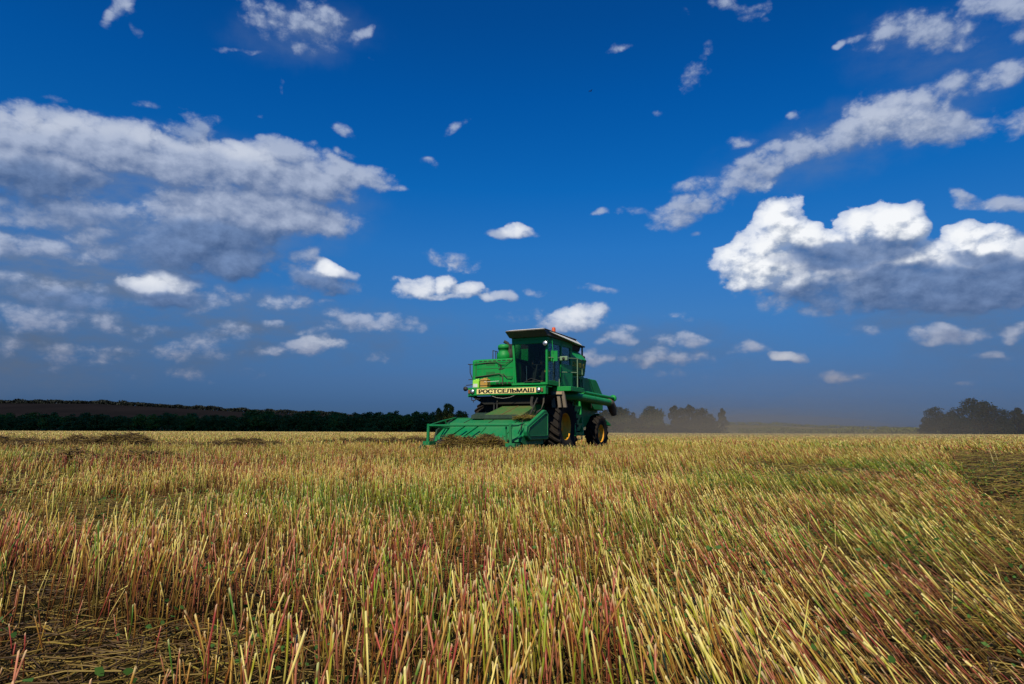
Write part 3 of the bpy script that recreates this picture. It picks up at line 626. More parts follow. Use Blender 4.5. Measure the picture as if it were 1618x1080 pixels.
m = MB(); m.tube([(-.62,1.56,.66),(-.66,1.56,.50),(-1.18,1.56,.50),(-1.24,1.56,.66)], .02, 6); m.build('lower_step', PALEGREEN, ladder)
# mirrors and lamps at the cab
m = MB(); m.tube([(1.3,1.58,3.72),(1.3,1.62,3.2)], .014, 6); m.tube([(1.3,1.58,3.3),(1.28,1.62,2.9)], .012, 6); m.box((1.25,1.54,2.94),(1.29,1.76,3.27)); m.build('mirror', GREEN, harv, .01)
m = MB(); m.box((.72,1.64,3.0),(.84,1.90,3.14)); m.build('rear_view_mirror', PALEGREEN, harv, .02)
MB().lathe([(.001,0),(.05,0),(.05,.01),(.001,.01)], 'x', (.842,1.78,3.06), 12).build('mirror_mount', DARK, harv)
wl = MB().lathe([(.001,-.06),(.05,-.05),(.075,.03)], 'x', (1.66,1.52,3.47), 14); wl.tube([(1.58,1.52,3.42),(1.64,1.52,3.46)], .015, 6); wl = wl.build('cab_lamp', DARK, harv)
MB().lathe([(.073,.03),(.05,.045),(.001,.05)], 'x', (1.66,1.52,3.47), 14).build('lens', CHROME, wl)

# unloading auger
ag = MB().tube([(.25,1.45,1.90),(-.1,1.72,1.905),(-.6,1.72,1.90),(-3.62,1.70,1.83)], .135, 16)
ag.lathe([(.15,0),(.15,.05)], 'x', (-1.9,1.71,1.87), 16); ag.box((-.5,1.2,1.80),(-.2,1.6,2.0))
auger = ag.build('unloading_auger', GREEN, harv)
t = MB().tube([(-1.2,1.62,2.10),(-4.35,1.62,2.03)], .062, 12); t.lathe([(.001,0),(.13,0),(.13,.06),(.001,.06)], 'x', (-4.38,1.62,2.03), 16); t.build('auger_support', GREEN, auger)
t = MB().tube([(-3.58,1.70,1.84),(-3.80,1.70,1.80),(-4.02,1.70,1.62),(-4.15,1.70,1.40)], [.15,.16,.17,.11], 12); t.build('spout', CHUTE, auger)

# wheels
def wheel(x, y, R, rim, w, nl, side):
    """side = +1: the outer face looks to +y"""
    k = w/2
    hub = MB().tube([(x, y-.25*side, R), (x, y+.05*side, R)], .13, 14); hub = hub.build('wheel', YELLOW, harv)
    t = MB(); prof = [(rim,-k*.72),(rim+.10,-k*.92),(R*.82,-k),(R*.895,-k*.93),(R*.915,-k*.6),(R*.92,0),(R*.915,k*.6),(R*.895,k*.93),(R*.82,k),(rim+.10,k*.92),(rim,k*.72)]
    t.lathe(prof, 'y', (x, y, R), 48)
    def pt(r, h, q): return (x+r*math.sin(q), y+h, R+r*math.cos(q))
    da = 2*math.pi/nl
    for s in (-1, 1):
        for j in range(nl):
            q0 = j*da+(da/2 if s > 0 else 0); q1 = q0+da*1.15; tw = da*.17
            vs = []
            for (r0, r1, h, q) in ((R*.90, R, s*.01*R, q0), (R*.89, R*.985, s*k*.62, q0+(q1-q0)*.62), (R*.80, R*.945, s*k*1.02, q1)):
                vs += [pt(r0, h, q-tw), pt(r1, h, q-tw*.8), pt(r1, h, q+tw*.8), pt(r0, h, q+tw)]
            fs = [(0,1,2,3),(11,10,9,8)]
            for o_ in (0, 4): fs += [(o_,o_+4,o_+5,o_+1),(o_+1,o_+5,o_+6,o_+2),(o_+2,o_+6,o_+7,o_+3),(o_+3,o_+7,o_+4,o_)]
            t.add(vs, fs)
    t.build('tyre', RUBBER, hub)
    rm = MB(); s = side
    rm.lathe([(rim+.025,s*k*.74),(rim,s*k*.74),(rim-.02,s*k*.62),(rim-.03,s*k*.22),(rim-.08,s*k*.12),(.17,s*k*.16),(.16,s*k*.32),(.001,s*k*.34)], 'y', (x, y, R), 40)
    rm.lathe([(rim+.025,-s*k*.74),(rim,-s*k*.74),(rim-.03,-s*k*.6),(rim-.05,s*k*.08)], 'y', (x, y, R), 40)
    rm.build('rim', YELLOW, hub)
    return hub
wheel(0, 1.20, .92, .43, .76, 22, 1); wheel(0, -1.20, .92, .43, .76, 22, -1)
wheel(-3.9, 1.10, .69, .325, .46, 18, 1); wheel(-3.9, -1.10, .69, .325, .46, 18, -1)
MB().box((-.16,-1.0,.78),(.16,1.0,1.04)).build('axle', DARK, harv)
ax = MB(); ax.box((-4.02,-.95,.60),(-3.78,.95,.82)); ax.box((-4.0,-.2,.80),(-3.8,.2,1.4)); ax.build('axle', DARK, harv)
fm = MB(); fm.tube([(.4,1.03,1.75),(-.2,1.06,1.98),(-.7,1.05,1.78),(-.95,1.04,1.35),(-1.0,1.03,1.0)], .03, 6); fm.prism([(-1.0,1.0),(-.95,1.4),(-.7,1.75),(-.55,1.75),(-.8,1.35),(-.85,1.0)], 'y', 1.003, 1.05); fm.build('wheel_guard', BLACKGREEN, harv)
ts = MB(); ts.hexa([(-5.45,.2,.98),(-4.3,.1,1.1),(-4.3,1.05,1.1),(-5.45,1.12,.98),(-5.45,.2,1.02),(-4.3,.1,1.45),(-4.3,1.05,1.45),(-5.45,1.12,1.06)]); ts.build('straw_spreader', GREEN, harv, .01)

# feeder house
fh = MB().hexa([(2.65,-.12,.62),(1.2,-.05,.95),(1.2,1.12,.95),(2.65,1.2,.62),(2.62,-.12,1.25),(1.55,-.05,1.55),(1.55,1.12,1.55),(2.62,1.2,1.25)]).build('feeder_house', GREEN_RUST, harv, .02)
d = MB(); d.hexa([(2.62,.50,1.251),(1.56,.52,1.549),(1.56,.54,1.549),(2.62,.52,1.251),(2.62,.50,1.262),(1.56,.52,1.56),(1.56,.54,1.56),(2.62,.52,1.262)]); d.build('seam', paint('rust', (.16,.06,.02), .3, .8), fh)
for P in ([(1.5,-.25,1.85),(1.55,-.25,1.3)],[(1.5,1.2,1.85),(2.3,1.25,1.15)],[(1.45,-.4,1.62),(1.5,-.38,1.2)]): MB().tube(P, .025, 8).build('lift_strut', DARK, harv)

# header with pickup
hd_ = MB().prism([(2.18,1.15),(2.42,1.15),(2.95,1.00),(2.98,.93),(3.10,.93),(3.14,.86),(3.60,.60),(3.66,.46),(3.5,.38),(2.2,.38)], 'y', -1.2, 1.69)
hd_.box((2.30,-1.2,1.151),(2.42,-.35,1.17)); hd_ = hd_.build('header', GREEN2, harv, .012)
for y_ in (-.62, .24, 1.12):
    MB().hexa([(2.42,y_,1.151),(2.95,y_,1.001),(2.95,y_+.02,1.001),(2.42,y_+.02,1.151),(2.42,y_,1.163),(2.955,y_,1.013),(2.955,y_+.02,1.013),(2.42,y_+.02,1.163)]).build('header_seam', DARK, hd_)
    MB().hexa([(3.14,y_,.861),(3.60,y_,.601),(3.60,y_+.035,.601),(3.14,y_+.035,.861),(3.15,y_,.885),(3.61,y_,.625),(3.61,y_+.035,.625),(3.15,y_+.035,.885)]).build('header_rib', GREEN2, hd_)
MB().box((2.985,-1.19,.935),(3.02,1.68,.95)).build('header_edge', DARK, hd_)
MB().tube([(2.45,1.45,1.18),(2.9,1.35,1.06),(3.3,1.5,.86),(3.7,1.62,.70)], .014, 6).build('header_hose', HOSE, hd_)
MB().prism([(2.30,1.165),(2.66,1.13),(2.62,1.25),(2.30,1.33)], 'y', -.55, 1.05).build('feed_flap', BLACKGREEN, hd_, .01)
sp_ = MB().prism([(2.20,1.38),(2.03,1.27),(2.03,.58),(2.08,.52),(3.30,.50),(3.50,.62),(3.55,.74),(3.51,.90),(2.32,1.39)], 'y', 1.69, 1.80)
sp_ = sp_.build('side_panel', GREEN2, hd_, .03)
rim_ = [(2.14,1.26),(2.30,1.29),(3.38,.86),(3.42,.74),(3.32,.62),(2.14,.64)]
MB().tube([(x, 1.802, z) for x, z in rim_+rim_[:1]], .012, 6).build('panel_rib', GREEN2, sp_)
MB().prism([(2.18,1.17),(2.5,1.17),(3.5,.80),(3.66,.46),(2.2,.38)], 'y', -1.26, -1.201).build('side_panel', BLACKGREEN, hd_, .01)
pf = MB(); pf.tube([(4.5,-.84,.91),(4.5,1.84,.92)], .030, 8)
pf.tube([(4.5,-.84,.96),(4.5,-.86,.45)], .045, 8); pf.tube([(4.5,1.78,.96),(4.5,1.80,.42)], .04, 8); pf.tube([(4.42,1.62,.88),(4.42,1.62,.46)], .025, 8)
pf.tube([(4.5,-.82,.92),(3.4,-1.08,1.06),(2.5,-1.20,1.17)], .022, 8); pf.tube([(4.48,-.8,.9),(3.2,-1.0,.85),(2.7,-1.1,1.0)], .03, 8); pf.tube([(3.3,-1.08,1.07),(3.15,-1.02,.86)], .02, 6)
pf.tube([(4.5,1.80,.90),(3.7,1.62,.92),(3.2,1.55,1.0)], .025, 8); pf.tube([(4.3,1.70,.48),(3.6,1.66,.62)], .035, 8)
for y in (-.45,.0): pf.hexa([(3.95,y,.62),(4.05,y,.62),(4.05,y+.05,.62),(3.95,y+.05,.62),(3.45,y+.16,.90),(3.55,y+.16,.90),(3.55,y+.22,.90),(3.45,y+.22,.90)])
pf.box((4.30,-.95,.36),(4.62,-.72,.47)); pf.box((4.28,1.70,.34),(4.62,1.98,.44))
pf = pf.build('pickup_frame', GREEN2, hd_)
for y in (-.95, 1.86):
    MB().lathe([(.02,-.05),(.17,-.05),(.19,-.02),(.19,.02),(.17,.05),(.02,.05)], 'y', (4.62,y,.20), 20).build('gauge_wheel', BLACKGREEN, pf)
pr = MB().lathe([(.001,-.72),(.16,-.72),(.16,1.68),(.001,1.68)], 'y', (4.15,0,.36), 16)
for j in range(8):
    q = 2*math.pi*j/8
    for n_ in range(18):
        y = -.68+n_*.135; pr.tube([(4.15+.15*math.cos(q), y, .36+.15*math.sin(q)), (4.15+.30*math.cos(q+.2), y, .36+.30*math.sin(q+.2))], .007, 4)
pr.build('pickup_reel', DARK, hd_)

# canisters standing on the bar
CM = Matrix.Translation(CH_LOC) @ Matrix.Rotation(CH_ROT, 4, 'Z')
def canister(name, x, y, z, w, dp, h, mat, label, cat, strap):
    o = empty(name, CM @ Vector((x, y, z)), CH_ROT); tag(o, label, cat)
    k = MB().prism([(-w/2,0),(w/2,0),(w/2,h*.80),(w*.38,h*.90),(-w*.38,h*.90),(-w/2,h*.80)], 'x', -dp/2, dp/2)
    k.prism([(-w*.30,h*.90),(w*.10,h*.90),(w*.05,h),(-w*.25,h)], 'x', -.02, .02); k.build('tank', mat, o, .025)
    MB().lathe([(.001,0),(.030,0),(.030,.035),(.001,.035)], 'z', (.02,w*.28,h*.90), 12).build('cap', mat, o)
    return o
cA = canister('canister', 1.52, -1.0, 2.156, .23, .20, .29, LIME, 'lime green plastic canister with a white label standing on the end of the sign bar', 'canister', 0)
MB().box((.101,-.09,.02),(.106,.07,.13)).build('label', WHITE, cA)
cB = canister('canister', 1.50, -.71, 2.156, .27, .22, .32, OCHRE, 'ochre brown plastic canister with dark straps beside the lime green one', 'canister', 1)
for zz in (.06,.22):
    MB().box((-.116,-.139,zz),(.116,.139,zz+.016)).build('strap', DARK, cB)

# driver
def skin(name, mat, parent, chains, sub=1):
    """chains: list of [((x,y,z), radius)...]; points that coincide are one joint"""
    idx = {}; vs = []; rs = []; es = []
    for ch in chains:
        prev = None
        for p, r in ch:
            key = tuple(round(q, 4) for q in p)
            if key not in idx: idx[key] = len(vs); vs.append(p); rs.append(r)
            if prev is not None: es.append((prev, idx[key]))
            prev = idx[key]
    me = bpy.data.meshes.new(name); me.from_pydata(vs, es, []); me.materials.append(mat)
    o = bpy.data.objects.new(name, me); COL.objects.link(o)
    if parent: o.parent = parent
    m = o.modifiers.new('skin', 'SKIN'); m.use_smooth_shade = True
    if not me.skin_vertices: 
        bm = bmesh.new(); bm.from_mesh(me); bm.verts.layers.skin.verify(); bm.to_mesh(me); bm.free()
    for i_, sv in enumerate(me.skin_vertices[0].data): sv.radius = (rs[i_], rs[i_]); sv.use_root = (i_ == 0)
    s_ = o.modifiers.new('sub', 'SUBSURF'); s_.levels = sub; s_.render_levels = sub
    return o
def driver():
    pel = (.42,.96,2.76); ch = (.34,.96,3.10); nk = (.36,.96,3.27)
    C = [[(pel,.13),((.38,.96,2.93),.125),(ch,.14),((.34,.96,3.22),.085),(nk,.055),((.39,.96,3.36),.075),((.41,.96,3.44),.088),((.40,.96,3.52),.07)],
         [((.41,.96,3.40),.02),((.49,.96,3.405),.02)]]
    C[1][0] = ((.41,.96,3.44),.088); C[1][1] = ((.495,.96,3.42),.018)
    sh, tr = [], [[(pel,.14),((.38,.96,2.93),.13)]]
    for s in (-1, 1):
        ar = [((.34,.96,3.22),.085),((.34,.96+s*.18,3.19),.065),((.44,.96+s*.25,2.95),.05),((.72,.96+s*.22,2.90),.042),((.93,.96+s*.185,2.94),.032)]
        C.append(ar); hd = (1.0,.96+s*.18,2.95); C.append([ar[-1],(hd,.034)])
        for f in range(4):
            C.append([(hd,.034),((1.06,.96+s*(.165+.0),2.925+.022*f),.010),((1.10,.96+s*.155,2.915+.022*f),.009),((1.10,.96+s*.135,2.91+.021*f),.008)])
        C.append([(hd,.034),((1.03,.96+s*.15,2.99),.011),((1.07,.96+s*.135,2.995),.009)])
        lg = [(pel,.14),((.48,.96+s*.11,2.74),.10),((.86,.96+s*.15,2.74),.072),((.98,.96+s*.15,2.50),.055),((1.02,.96+s*.15,2.34),.045),((1.14,.96+s*.16,2.31),.04)]
        C.append(lg); sh.append([(p, r+.014) for p, r in ar[:4]]); tr.append([(p, r+.012) for p, r in lg[:5]])
    o = skin('person', SKIN, None, C); o.matrix_world = CM
    tag(o, 'person in dark clothing sitting at the steering wheel inside the cab', 'person')
    skin('shirt', CLOTH, o, [[(p, r+.016) for p, r in C[0][1:4]]]+sh); skin('trousers', paint('dark_trousers', (.02,.022,.026), .2, .9), o, tr)
    h = MB().lathe([(.100,3.47),(.104,3.50),(.095,3.56),(.06,3.61),(.001,3.625)], 'z', (.395,.96,0), 16); h.box((.45,.88,3.49),(.57,1.04,3.505)); h.build('cap', CLOTH, o)
    MB().lathe([(.088,3.38),(.096,3.43),(.098,3.47)], 'z', (.375,.96,0), 14).build('hair', HAIR, o)
driver()

# ------------------------------------------------------------------ setting
def disc(name, r, mat, z=0.0, rings=(0, 2, 6, 15, 40, 100, 250, 600, 1500, 4000, 9000), n=64):
    vs = [(0, 0, z)]; fs = []
    for R in rings[1:]: vs += [(R*math.cos(2*math.pi*k/n), R*math.sin(2*math.pi*k/n), z) for k in range(n)]
    fs += [(0, 1+k, 1+(k+1) % n) for k in range(n)]
    for i in range(len(rings)-2):
        a = 1+i*n; fs += [(a+k, a+n+k, a+n+(k+1) % n, a+(k+1) % n) for k in range(n)]
    o = MB().add(vs, fs).build(name, mat); return o
ground = tag(disc('ground', 9000, GROUND), kind='structure')

# smooth value noise on the plane
class VN:
    def __init__(s, cell, seed):
        s.c = cell; s.g = np.random.default_rng(seed).random((256, 256))
    def __call__(s, x, y):
        u, v = x/s.c, y/s.c; i, j = np.floor(u).astype(int), np.floor(v).astype(int)
        f, g = u-i, v-j; f = f*f*(3-2*f); g = g*g*(3-2*g)
        G = lambda a, b: s.g[a % 256, b % 256]
        return (G(i,j)*(1-f)+G(i+1,j)*f)*(1-g)+(G(i,j+1)*(1-f)+G(i+1,j+1)*f)*g
n_hue, n_hue2, n_den, n_hgt, n_ln, n_big = VN(1.6, 1), VN(.45, 2), VN(.55, 3), VN(.8, 4), VN(1.2, 5), VN(7.0, 6)
sstep = lambda a, b, x: (lambda t: t*t*(3-2*t))(np.clip((x-a)/(b-a), 0, 1))

def flat(x, y):
    """0..1: how far the stand is pressed down at this place"""
    f = np.zeros_like(x)
    ex = lambda cx, cy, rx, ry, w=1.0: w*np.clip(1.6-1.6*(((x-cx)/rx)**2+((y-cy)/ry)**2), 0, 1)
    f = np.maximum(f, ex(-1.35, 1.8, .72, .5)); f = np.maximum(f, ex(-1.3, 2.25, .95, .28, .8)); f = np.maximum(f, ex(-.15, 3.55, .5, .22, .75)); f = np.maximum(f, ex(-3.0, 4.7, 1.7, .6, .95)); f = np.maximum(f, ex(-.6,3.0,.9,.16,.6))
    f = np.maximum(f, ex(-7.5, 8.2, 3.5, .8, .85)); f = np.maximum(f, ex(-1.0, 5.4, 1.2, .3, .7))
    # driven lane on the right
    lane = x-(0.60*y+.55)
    f = np.maximum(f, sstep(-.10, .35, lane)*sstep(3.2+.06*y, 2.2+.06*y, lane)*sstep(1.2, 2.0, y)*sstep(30, 14, y)*.95)
    f = np.maximum(f, .85*sstep(.64, .84, n_hue(x*1.7+23, y*4.2+11))*sstep(1.5, 1.9, y)*sstep(16, 9, y))
    return np.clip(f+.85*sstep(.60, .86, n_hgt(x*.32+40, y*.9+7))*sstep(1.6, 2.6, y)*sstep(40, 20, y), 0, 1)

def redness(x, y):
    r = np.zeros_like(x)
    ex = lambda cx, cy, rx, ry, w=1.0: w*np.clip(1-(((x-cx)/rx)**2+((y-cy)/ry)**2), 0, 1)
    for a in ((-.95, 1.25, .4, .4, 1.3), (-.35, 1.5, .35, .4, .7), (.05, 2.0, .35, .5, .7), (.1, 5.4, 1.3, .6, .7), (1.5, 3.0, .7, .8, .35), (1.45, 1.6, .5, .5, 1.0), (-1.6, 3.1, .45, .3, .7), (-.9, 2.6, .4, .3, .4), (4.5, 6, 1.5, 1.3, .8), (9.5, 11, 3, 2, .9), (-6, 11, 4, 2, .7), (14, 16, 4, 5, .9)): r = np.maximum(r, ex(*a))
    return r
def greenness(x, y):
    r = np.zeros_like(x)
    ex = lambda cx, cy, rx, ry, w=1.0: w*np.clip(1-(((x-cx)/rx)**2+((y-cy)/ry)**2), 0, 1)
    for a in ((-1.2, 5.2, 1.8, 1.3, 1.1), (1.7, 4.0, 1.6, 1.2, .9), (7.2, 11.5, 3.5, 3, 1.2), (3.2, 8, 2.2, 1.8, .8), (-.2,2.6,.8,.5,.5), (-9, 14, 4, 3, .5), (12, 24, 5, 5, .6)): r = np.maximum(r, ex(*a))
    return r

def sector(d0, d1, dens, seed, half=None):
    half = half or (62 if d1 < 40 else 50)
    r = np.random.default_rng(seed); h = R_(half)
    n = int(dens*h*(d1*d1-d0*d0))
    d = np.sqrt(r.random(n)*(d1*d1-d0*d0)+d0*d0); a = (r.random(n)*2-1)*h
    x, y = d*np.sin(a), d*np.cos(a)-.25
    # drill rows, running across the view at a slight angle
    if d1 < 14:
        row = y+.12*x; y = y+((np.round(row/.17)*.17-row)*.55)
    # not inside the machine
    ca, sa = math.cos(CH_ROT), math.sin(CH_ROT); u, v = x-CH_LOC[0], y-CH_LOC[1]
    lx, ly = u*ca+v*sa, -u*sa+v*ca
    out = ~((lx > -4.5) & (lx < 3.6) & (np.abs(ly) < 1.75)) 
    return x[out], y[out], r

def stalks(name, d0, d1, dens, sides, rings, rad, hmul, seed, smooth):
    x, y, r = sector(d0, d1, dens, seed)
    fl = flat(x, y)
    keep = (r.random(len(x)) > fl*.95) & (r.random(len(x)) < .10+1.15*n_den(x*2.4+9, y*2.4)**1.6+.4*sstep(15, 50, y))
    x, y, fl = x[keep], y[keep], fl[keep]; n = len(x)
    h = (.310+.12*(n_hgt(x, y)-.5)+.05*r.standard_normal(n))*hmul*(1-.5*fl)
    tall = r.random(n) < .012; h = np.where(tall, h*1.28, h); h = np.clip(h, .07, .46)
    # lean: upright on the left, swept over on the right
    q = x/np.maximum(y+.6, .6)
    L = -.82*sstep(-.12, .62, q)*(1-.40*sstep(8, 30, y))+.10*sstep(-.3, -.7, q)
    lx = L+.12*r.standard_normal(n)+.22*(n_ln(x, y)-.5)+.25*fl*r.standard_normal(n)
    wild = r.random(n) < .07; lx += wild*r.standard_normal(n)*.45
    ly = .08*r.standard_normal(n)+.18*(n_ln(x+31, y+17)-.5)+wild*r.standard_normal(n)*.3+.3*np.abs(L)
    nrm = 1/np.sqrt(1+lx*lx+ly*ly)
    red, grn = redness(x, y), greenness(x, y)
    hue = .20+.62*r.random(n)+.30*(n_hue(x, y)-.5)+.30*(n_hue2(x, y)-.5)+.08*sstep(14, 26, y)*(r.random(n))
    hue = np.where(r.random(n) < .50*red+.035, .02+.22*r.random(n), hue)
    hue = np.where((r.random(n) < .85*grn+.06) & (hue > .17), .78+.21*r.random(n), hue)
    hue = np.where((r.random(n) < .30*sstep(.05, .3, q)*sstep(9, 4, y)) & (hue > .3), .60+.10*r.random(n), hue)
    hue = np.clip(hue, 0, 1)
    rr = rad*(.65+.7*r.random(n))
    t = np.linspace(0, 1, rings); bend = .20*r.standard_normal((n, 2))
    cx = x[:, None]+h[:, None]*(lx*nrm)[:, None]*t+(h*bend[:, 0])[:, None]*(t*(1-t))
    cy = y[:, None]+h[:, None]*(ly*nrm)[:, None]*t+(h*bend[:, 1])[:, None]*(t*(1-t))
    cz = h[:, None]*nrm[:, None]*t-.01
    ph = r.random(n)[:, None]*6.28+np.arange(sides)*2*math.pi/sides
    rad_t = rr[:, None]*(1.08-.22*t)
    V = np.empty((n, rings, sides, 3))
    V[..., 0] = cx[:, :, None]+rad_t[:, :, None]*np.cos(ph)[:, None, :]
    V[..., 1] = cy[:, :, None]+rad_t[:, :, None]*np.sin(ph)[:, None, :]
    V[..., 2] = cz[:, :, None]
    V[:, -1, :, 2] += (rr*1.1)[:, None]*np.cos(ph+r.random(n)[:, None]*6)        # slanted cut
    base = (np.arange(n)*rings*sides)[:, None, None]
    i = np.arange(rings-1)[:, None]; k = np.arange(sides)[None, :]
    quad = np.stack([i*sides+k, i*sides+(k+1) % sides, (i+1)*sides+(k+1) % sides, (i+1)*sides+k], -1).reshape(1, -1, 4)
    Q = (base+quad).reshape(-1); nq = n*(rings-1)*sides
    cap = (base[:, 0]+(rings-1)*sides+np.arange(sides)[None, :]).reshape(-1)
    loops = np.concatenate([Q, cap]); tot = np.concatenate([np.full(nq, 4), np.full(n, sides)])
    sm = np.concatenate([np.full(nq, smooth), np.zeros(n, bool)])
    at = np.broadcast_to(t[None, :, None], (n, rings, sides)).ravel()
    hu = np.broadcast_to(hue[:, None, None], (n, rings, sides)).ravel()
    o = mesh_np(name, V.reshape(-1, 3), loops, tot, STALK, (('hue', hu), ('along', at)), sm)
    print(name, n); return o

def straws(name, px, py, pz, ln, rad, hue, seed, pitch=.12, mat=None, parent=None, sides=4):
    """loose cut stems lying about: thin bent tubes"""
    r = np.random.default_rng(seed); n = len(px)
    a = r.random(n)*2*math.pi; p = pitch*r.standard_normal(n)
    L = ln*(.45+.8*r.random(n)); t = np.array([-.5, 0, .5])
    dx, dy, dz = np.cos(a)*np.cos(p), np.sin(a)*np.cos(p), np.sin(p)
    k = .12*r.standard_normal(n)*L
    C = np.empty((n, 3, 3))
    C[..., 0] = px[:, None]+(L*dx)[:, None]*t; C[..., 1] = py[:, None]+(L*dy)[:, None]*t; C[..., 2] = pz[:, None]+(L*dz)[:, None]*t
    C[:, 1, 0] -= k*dy; C[:, 1, 1] += k*dx; C[:, 1, 2] += np.abs(k)*.5
    s = sides; ph = np.arange(s)*2*math.pi/s
    rr = rad*(.6+.8*r.random(n))
    V = np.empty((n, 3, s, 3))
    c, sn = np.cos(ph), np.sin(ph)
    V[..., 0] = C[:, :, None, 0]+rr[:, None, None]*(-dy)[:, None, None]*c
    V[..., 1] = C[:, :, None, 1]+rr[:, None, None]*(dx)[:, None, None]*c
    V[..., 2] = C[:, :, None, 2]+rr[:, None, None]*sn
    base = (np.arange(n)*3*s)[:, None, None]; i = np.arange(2)[:, None]; kk = np.arange(s)[None, :]
    quad = np.stack([i*s+kk, i*s+(kk+1) % s, (i+1)*s+(kk+1) % s, (i+1)*s+kk], -1).reshape(1, -1, 4)
    Q = (base+quad).reshape(-1)
    hu = np.broadcast_to(hue[:, None, None], (n, 3, s)).ravel()
    return mesh_np(name, V.reshape(-1, 3), Q, np.full(n*2*s, 4), mat or STRAW, (('hue', hu), ('along', np.full(n*3*s, .6))), None, parent)

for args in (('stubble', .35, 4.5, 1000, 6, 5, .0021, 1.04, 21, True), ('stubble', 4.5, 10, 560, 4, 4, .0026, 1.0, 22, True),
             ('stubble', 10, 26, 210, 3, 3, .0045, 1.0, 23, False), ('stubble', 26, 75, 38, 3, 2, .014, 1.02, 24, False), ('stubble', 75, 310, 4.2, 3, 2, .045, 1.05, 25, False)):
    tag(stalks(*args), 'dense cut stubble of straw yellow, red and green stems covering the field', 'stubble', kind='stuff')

# thin side twigs and leaf rags still clinging to the near stems
def twigs():
    x, y, r = sector(.5, 7, 260, 71); f = flat(x, y); k = r.random(len(x)) > f; x, y = x[k], y[k]
    z = .05+.22*r.random(len(x))
    return straws('stubble', x, y, z, .075, .0010, np.clip(.05+.75*r.random(len(x)), 0, 1), 72, .75, sides=3)
tag(twigs(), 'thin dry side twigs clinging to the near stubble stems', 'stubble', kind='stuff')

# loose stems on the soil and in the pressed-down places
x1, y1, r = sector(.4, 9, 900, 31); k = r.random(len(x1)) < .34+.66*flat(x1, y1)
x1, y1 = x1[k], y1[k]; f1 = flat(x1, y1)
h1 = np.clip(.18+.55*r.random(len(x1))+.25*(n_hue(x1, y1)-.5), 0, 1)
tag(straws('straw_litter', x1, y1, .012+r.random(len(x1))*(.04+.07*f1), (.10+.16*rng.random(len(x1))), .0020, h1, 32), 'loose cut stems lying between the stubble', 'straw litter', kind='stuff')
x1, y1, r = sector(9, 34, 70, 33); k = r.random(len(x1)) < .25+.75*flat(x1, y1)
x1, y1 = x1[k], y1[k]; f1 = flat(x1, y1)
tag(straws('straw_litter', x1, y1, .05+r.random(len(x1))*(.06+.08*f1), .42, .0055, np.clip(.1+.7*r.random(len(x1)), 0, 1), 34, sides=3), 'loose cut stems lying between the stubble', 'straw litter', kind='stuff')

# small green weeds among the stalks
def weeds():
    r = np.random.default_rng(41); Vs = []
    x, y, _ = sector(.7, 16, 18, 42); m = (r.random(len(x)) < .35+.8*greenness(x, y)+.3*(n_den(x*.8, y*.8) > .6)); x, y = x[m], y[m]
    for a, b in zip(x, y):
        top = .10+.26*r.random()
        for _ in range(r.integers(7, 18)):
            c = np.array([a+.06*r.standard_normal(), b+.06*r.standard_normal(), top*(.35+.65*r.random())])
            L = .005+.008*r.random(); W = L*(.5+.3*r.random())
            u = r.standard_normal(3); u[2] *= .6; u /= np.linalg.norm(u); w = np.cross(u, r.standard_normal(3)); w /= np.linalg.norm(w); nn = np.cross(u, w)
            Vs += [c-u*L, c+w*W-u*L*.25+nn*.003, c+w*W*.7+u*L*.5, c+u*L, c-w*W*.7+u*L*.5, c-w*W-u*L*.25+nn*.003]
    V = np.array(Vs); n = len(V)//6
    return mesh_np('weeds', V, np.arange(n*6), np.full(n, 6), WEED)
tag(weeds(), 'small green leafy weeds scattered through the stubble', 'weeds', kind='stuff')
def stems():
    m = MB(); r = random.Random(3)
    for (x, y, h, lean) in ((9.9, 14.2, .75, -.22), (10.3, 14.6, .6, -.3), (9.5, 13.6, .5, -.2), (10.8, 14.4, .5, .1), (-5.2, 11, .5, .2), (-4.4, 10, .45, -.15), (7.2, 12, .55, -.25)):
        m.tube([(x, y, 0), (x+lean*h*.4, y, h*.5), (x+lean*h, y+.03, h)], [.007, .005, .003], 5)
    return m
tag(stems().build('straw_stem', paint('dry_stem', (.45, .36, .14), .2, .6)), 'tall dry stems left standing above the stubble', 'dry stems', kind='stuff')

# dark heaps of cut straw
def heap(name, cx, cy, rx, ry, h, n, rot, seed, label, lo=.0, hi=.66, ln=.34, rad=.007, z0=0.0):
    r = np.random.default_rng(seed)
    u, v = r.uniform(-1, 1, n), r.uniform(-1, 1, n); m = u*u+v*v < 1; u, v = u[m], v[m]
    nz = VN(.35, seed)
    H = h*np.sqrt(np.clip(1-(u*u+v*v), 0, 1))*(.55+.75*nz(u*rx+50, v*ry+50))
    x, y = u*rx, v*ry; c, s = math.cos(rot), math.sin(rot)
    z = z0+H*(1-.35*r.random(len(u))**2)
    o = straws(name, cx+x*c-y*s, cy+x*s+y*c, z, ln, rad, np.clip(lo+(hi-lo)*r.random(len(u)), 0, 1), seed, .35, sides=3)
    return tag(o, label, 'straw swath', kind='stuff')
heap('straw_swath', -12.6, 21.5, 1.7, .8, .58, 6000, .05, 51, 'dark brown heap of cut straw at the far left of the swath row')
heap('straw_swath', -16.5, 22.0, 2.4, .8, .50, 6000, .0, 52, 'dark brown swath of cut straw running off the left edge')
heap('straw_swath', -9.3, 22.8, 2.7, .8, .43, 6500, .03, 53, 'low dark swath of cut straw left of the combine')
heap('straw_swath', -14.3, 21.2, 1.9, .8, .44, 5000, .0, 57, 'low brown swath of cut straw joining two dark heaps')
heap('straw_swath', -5.6, 30.0, 4.5, .8, .42, 6000, .02, 58, 'thin dark line of cut straw behind the left swaths')
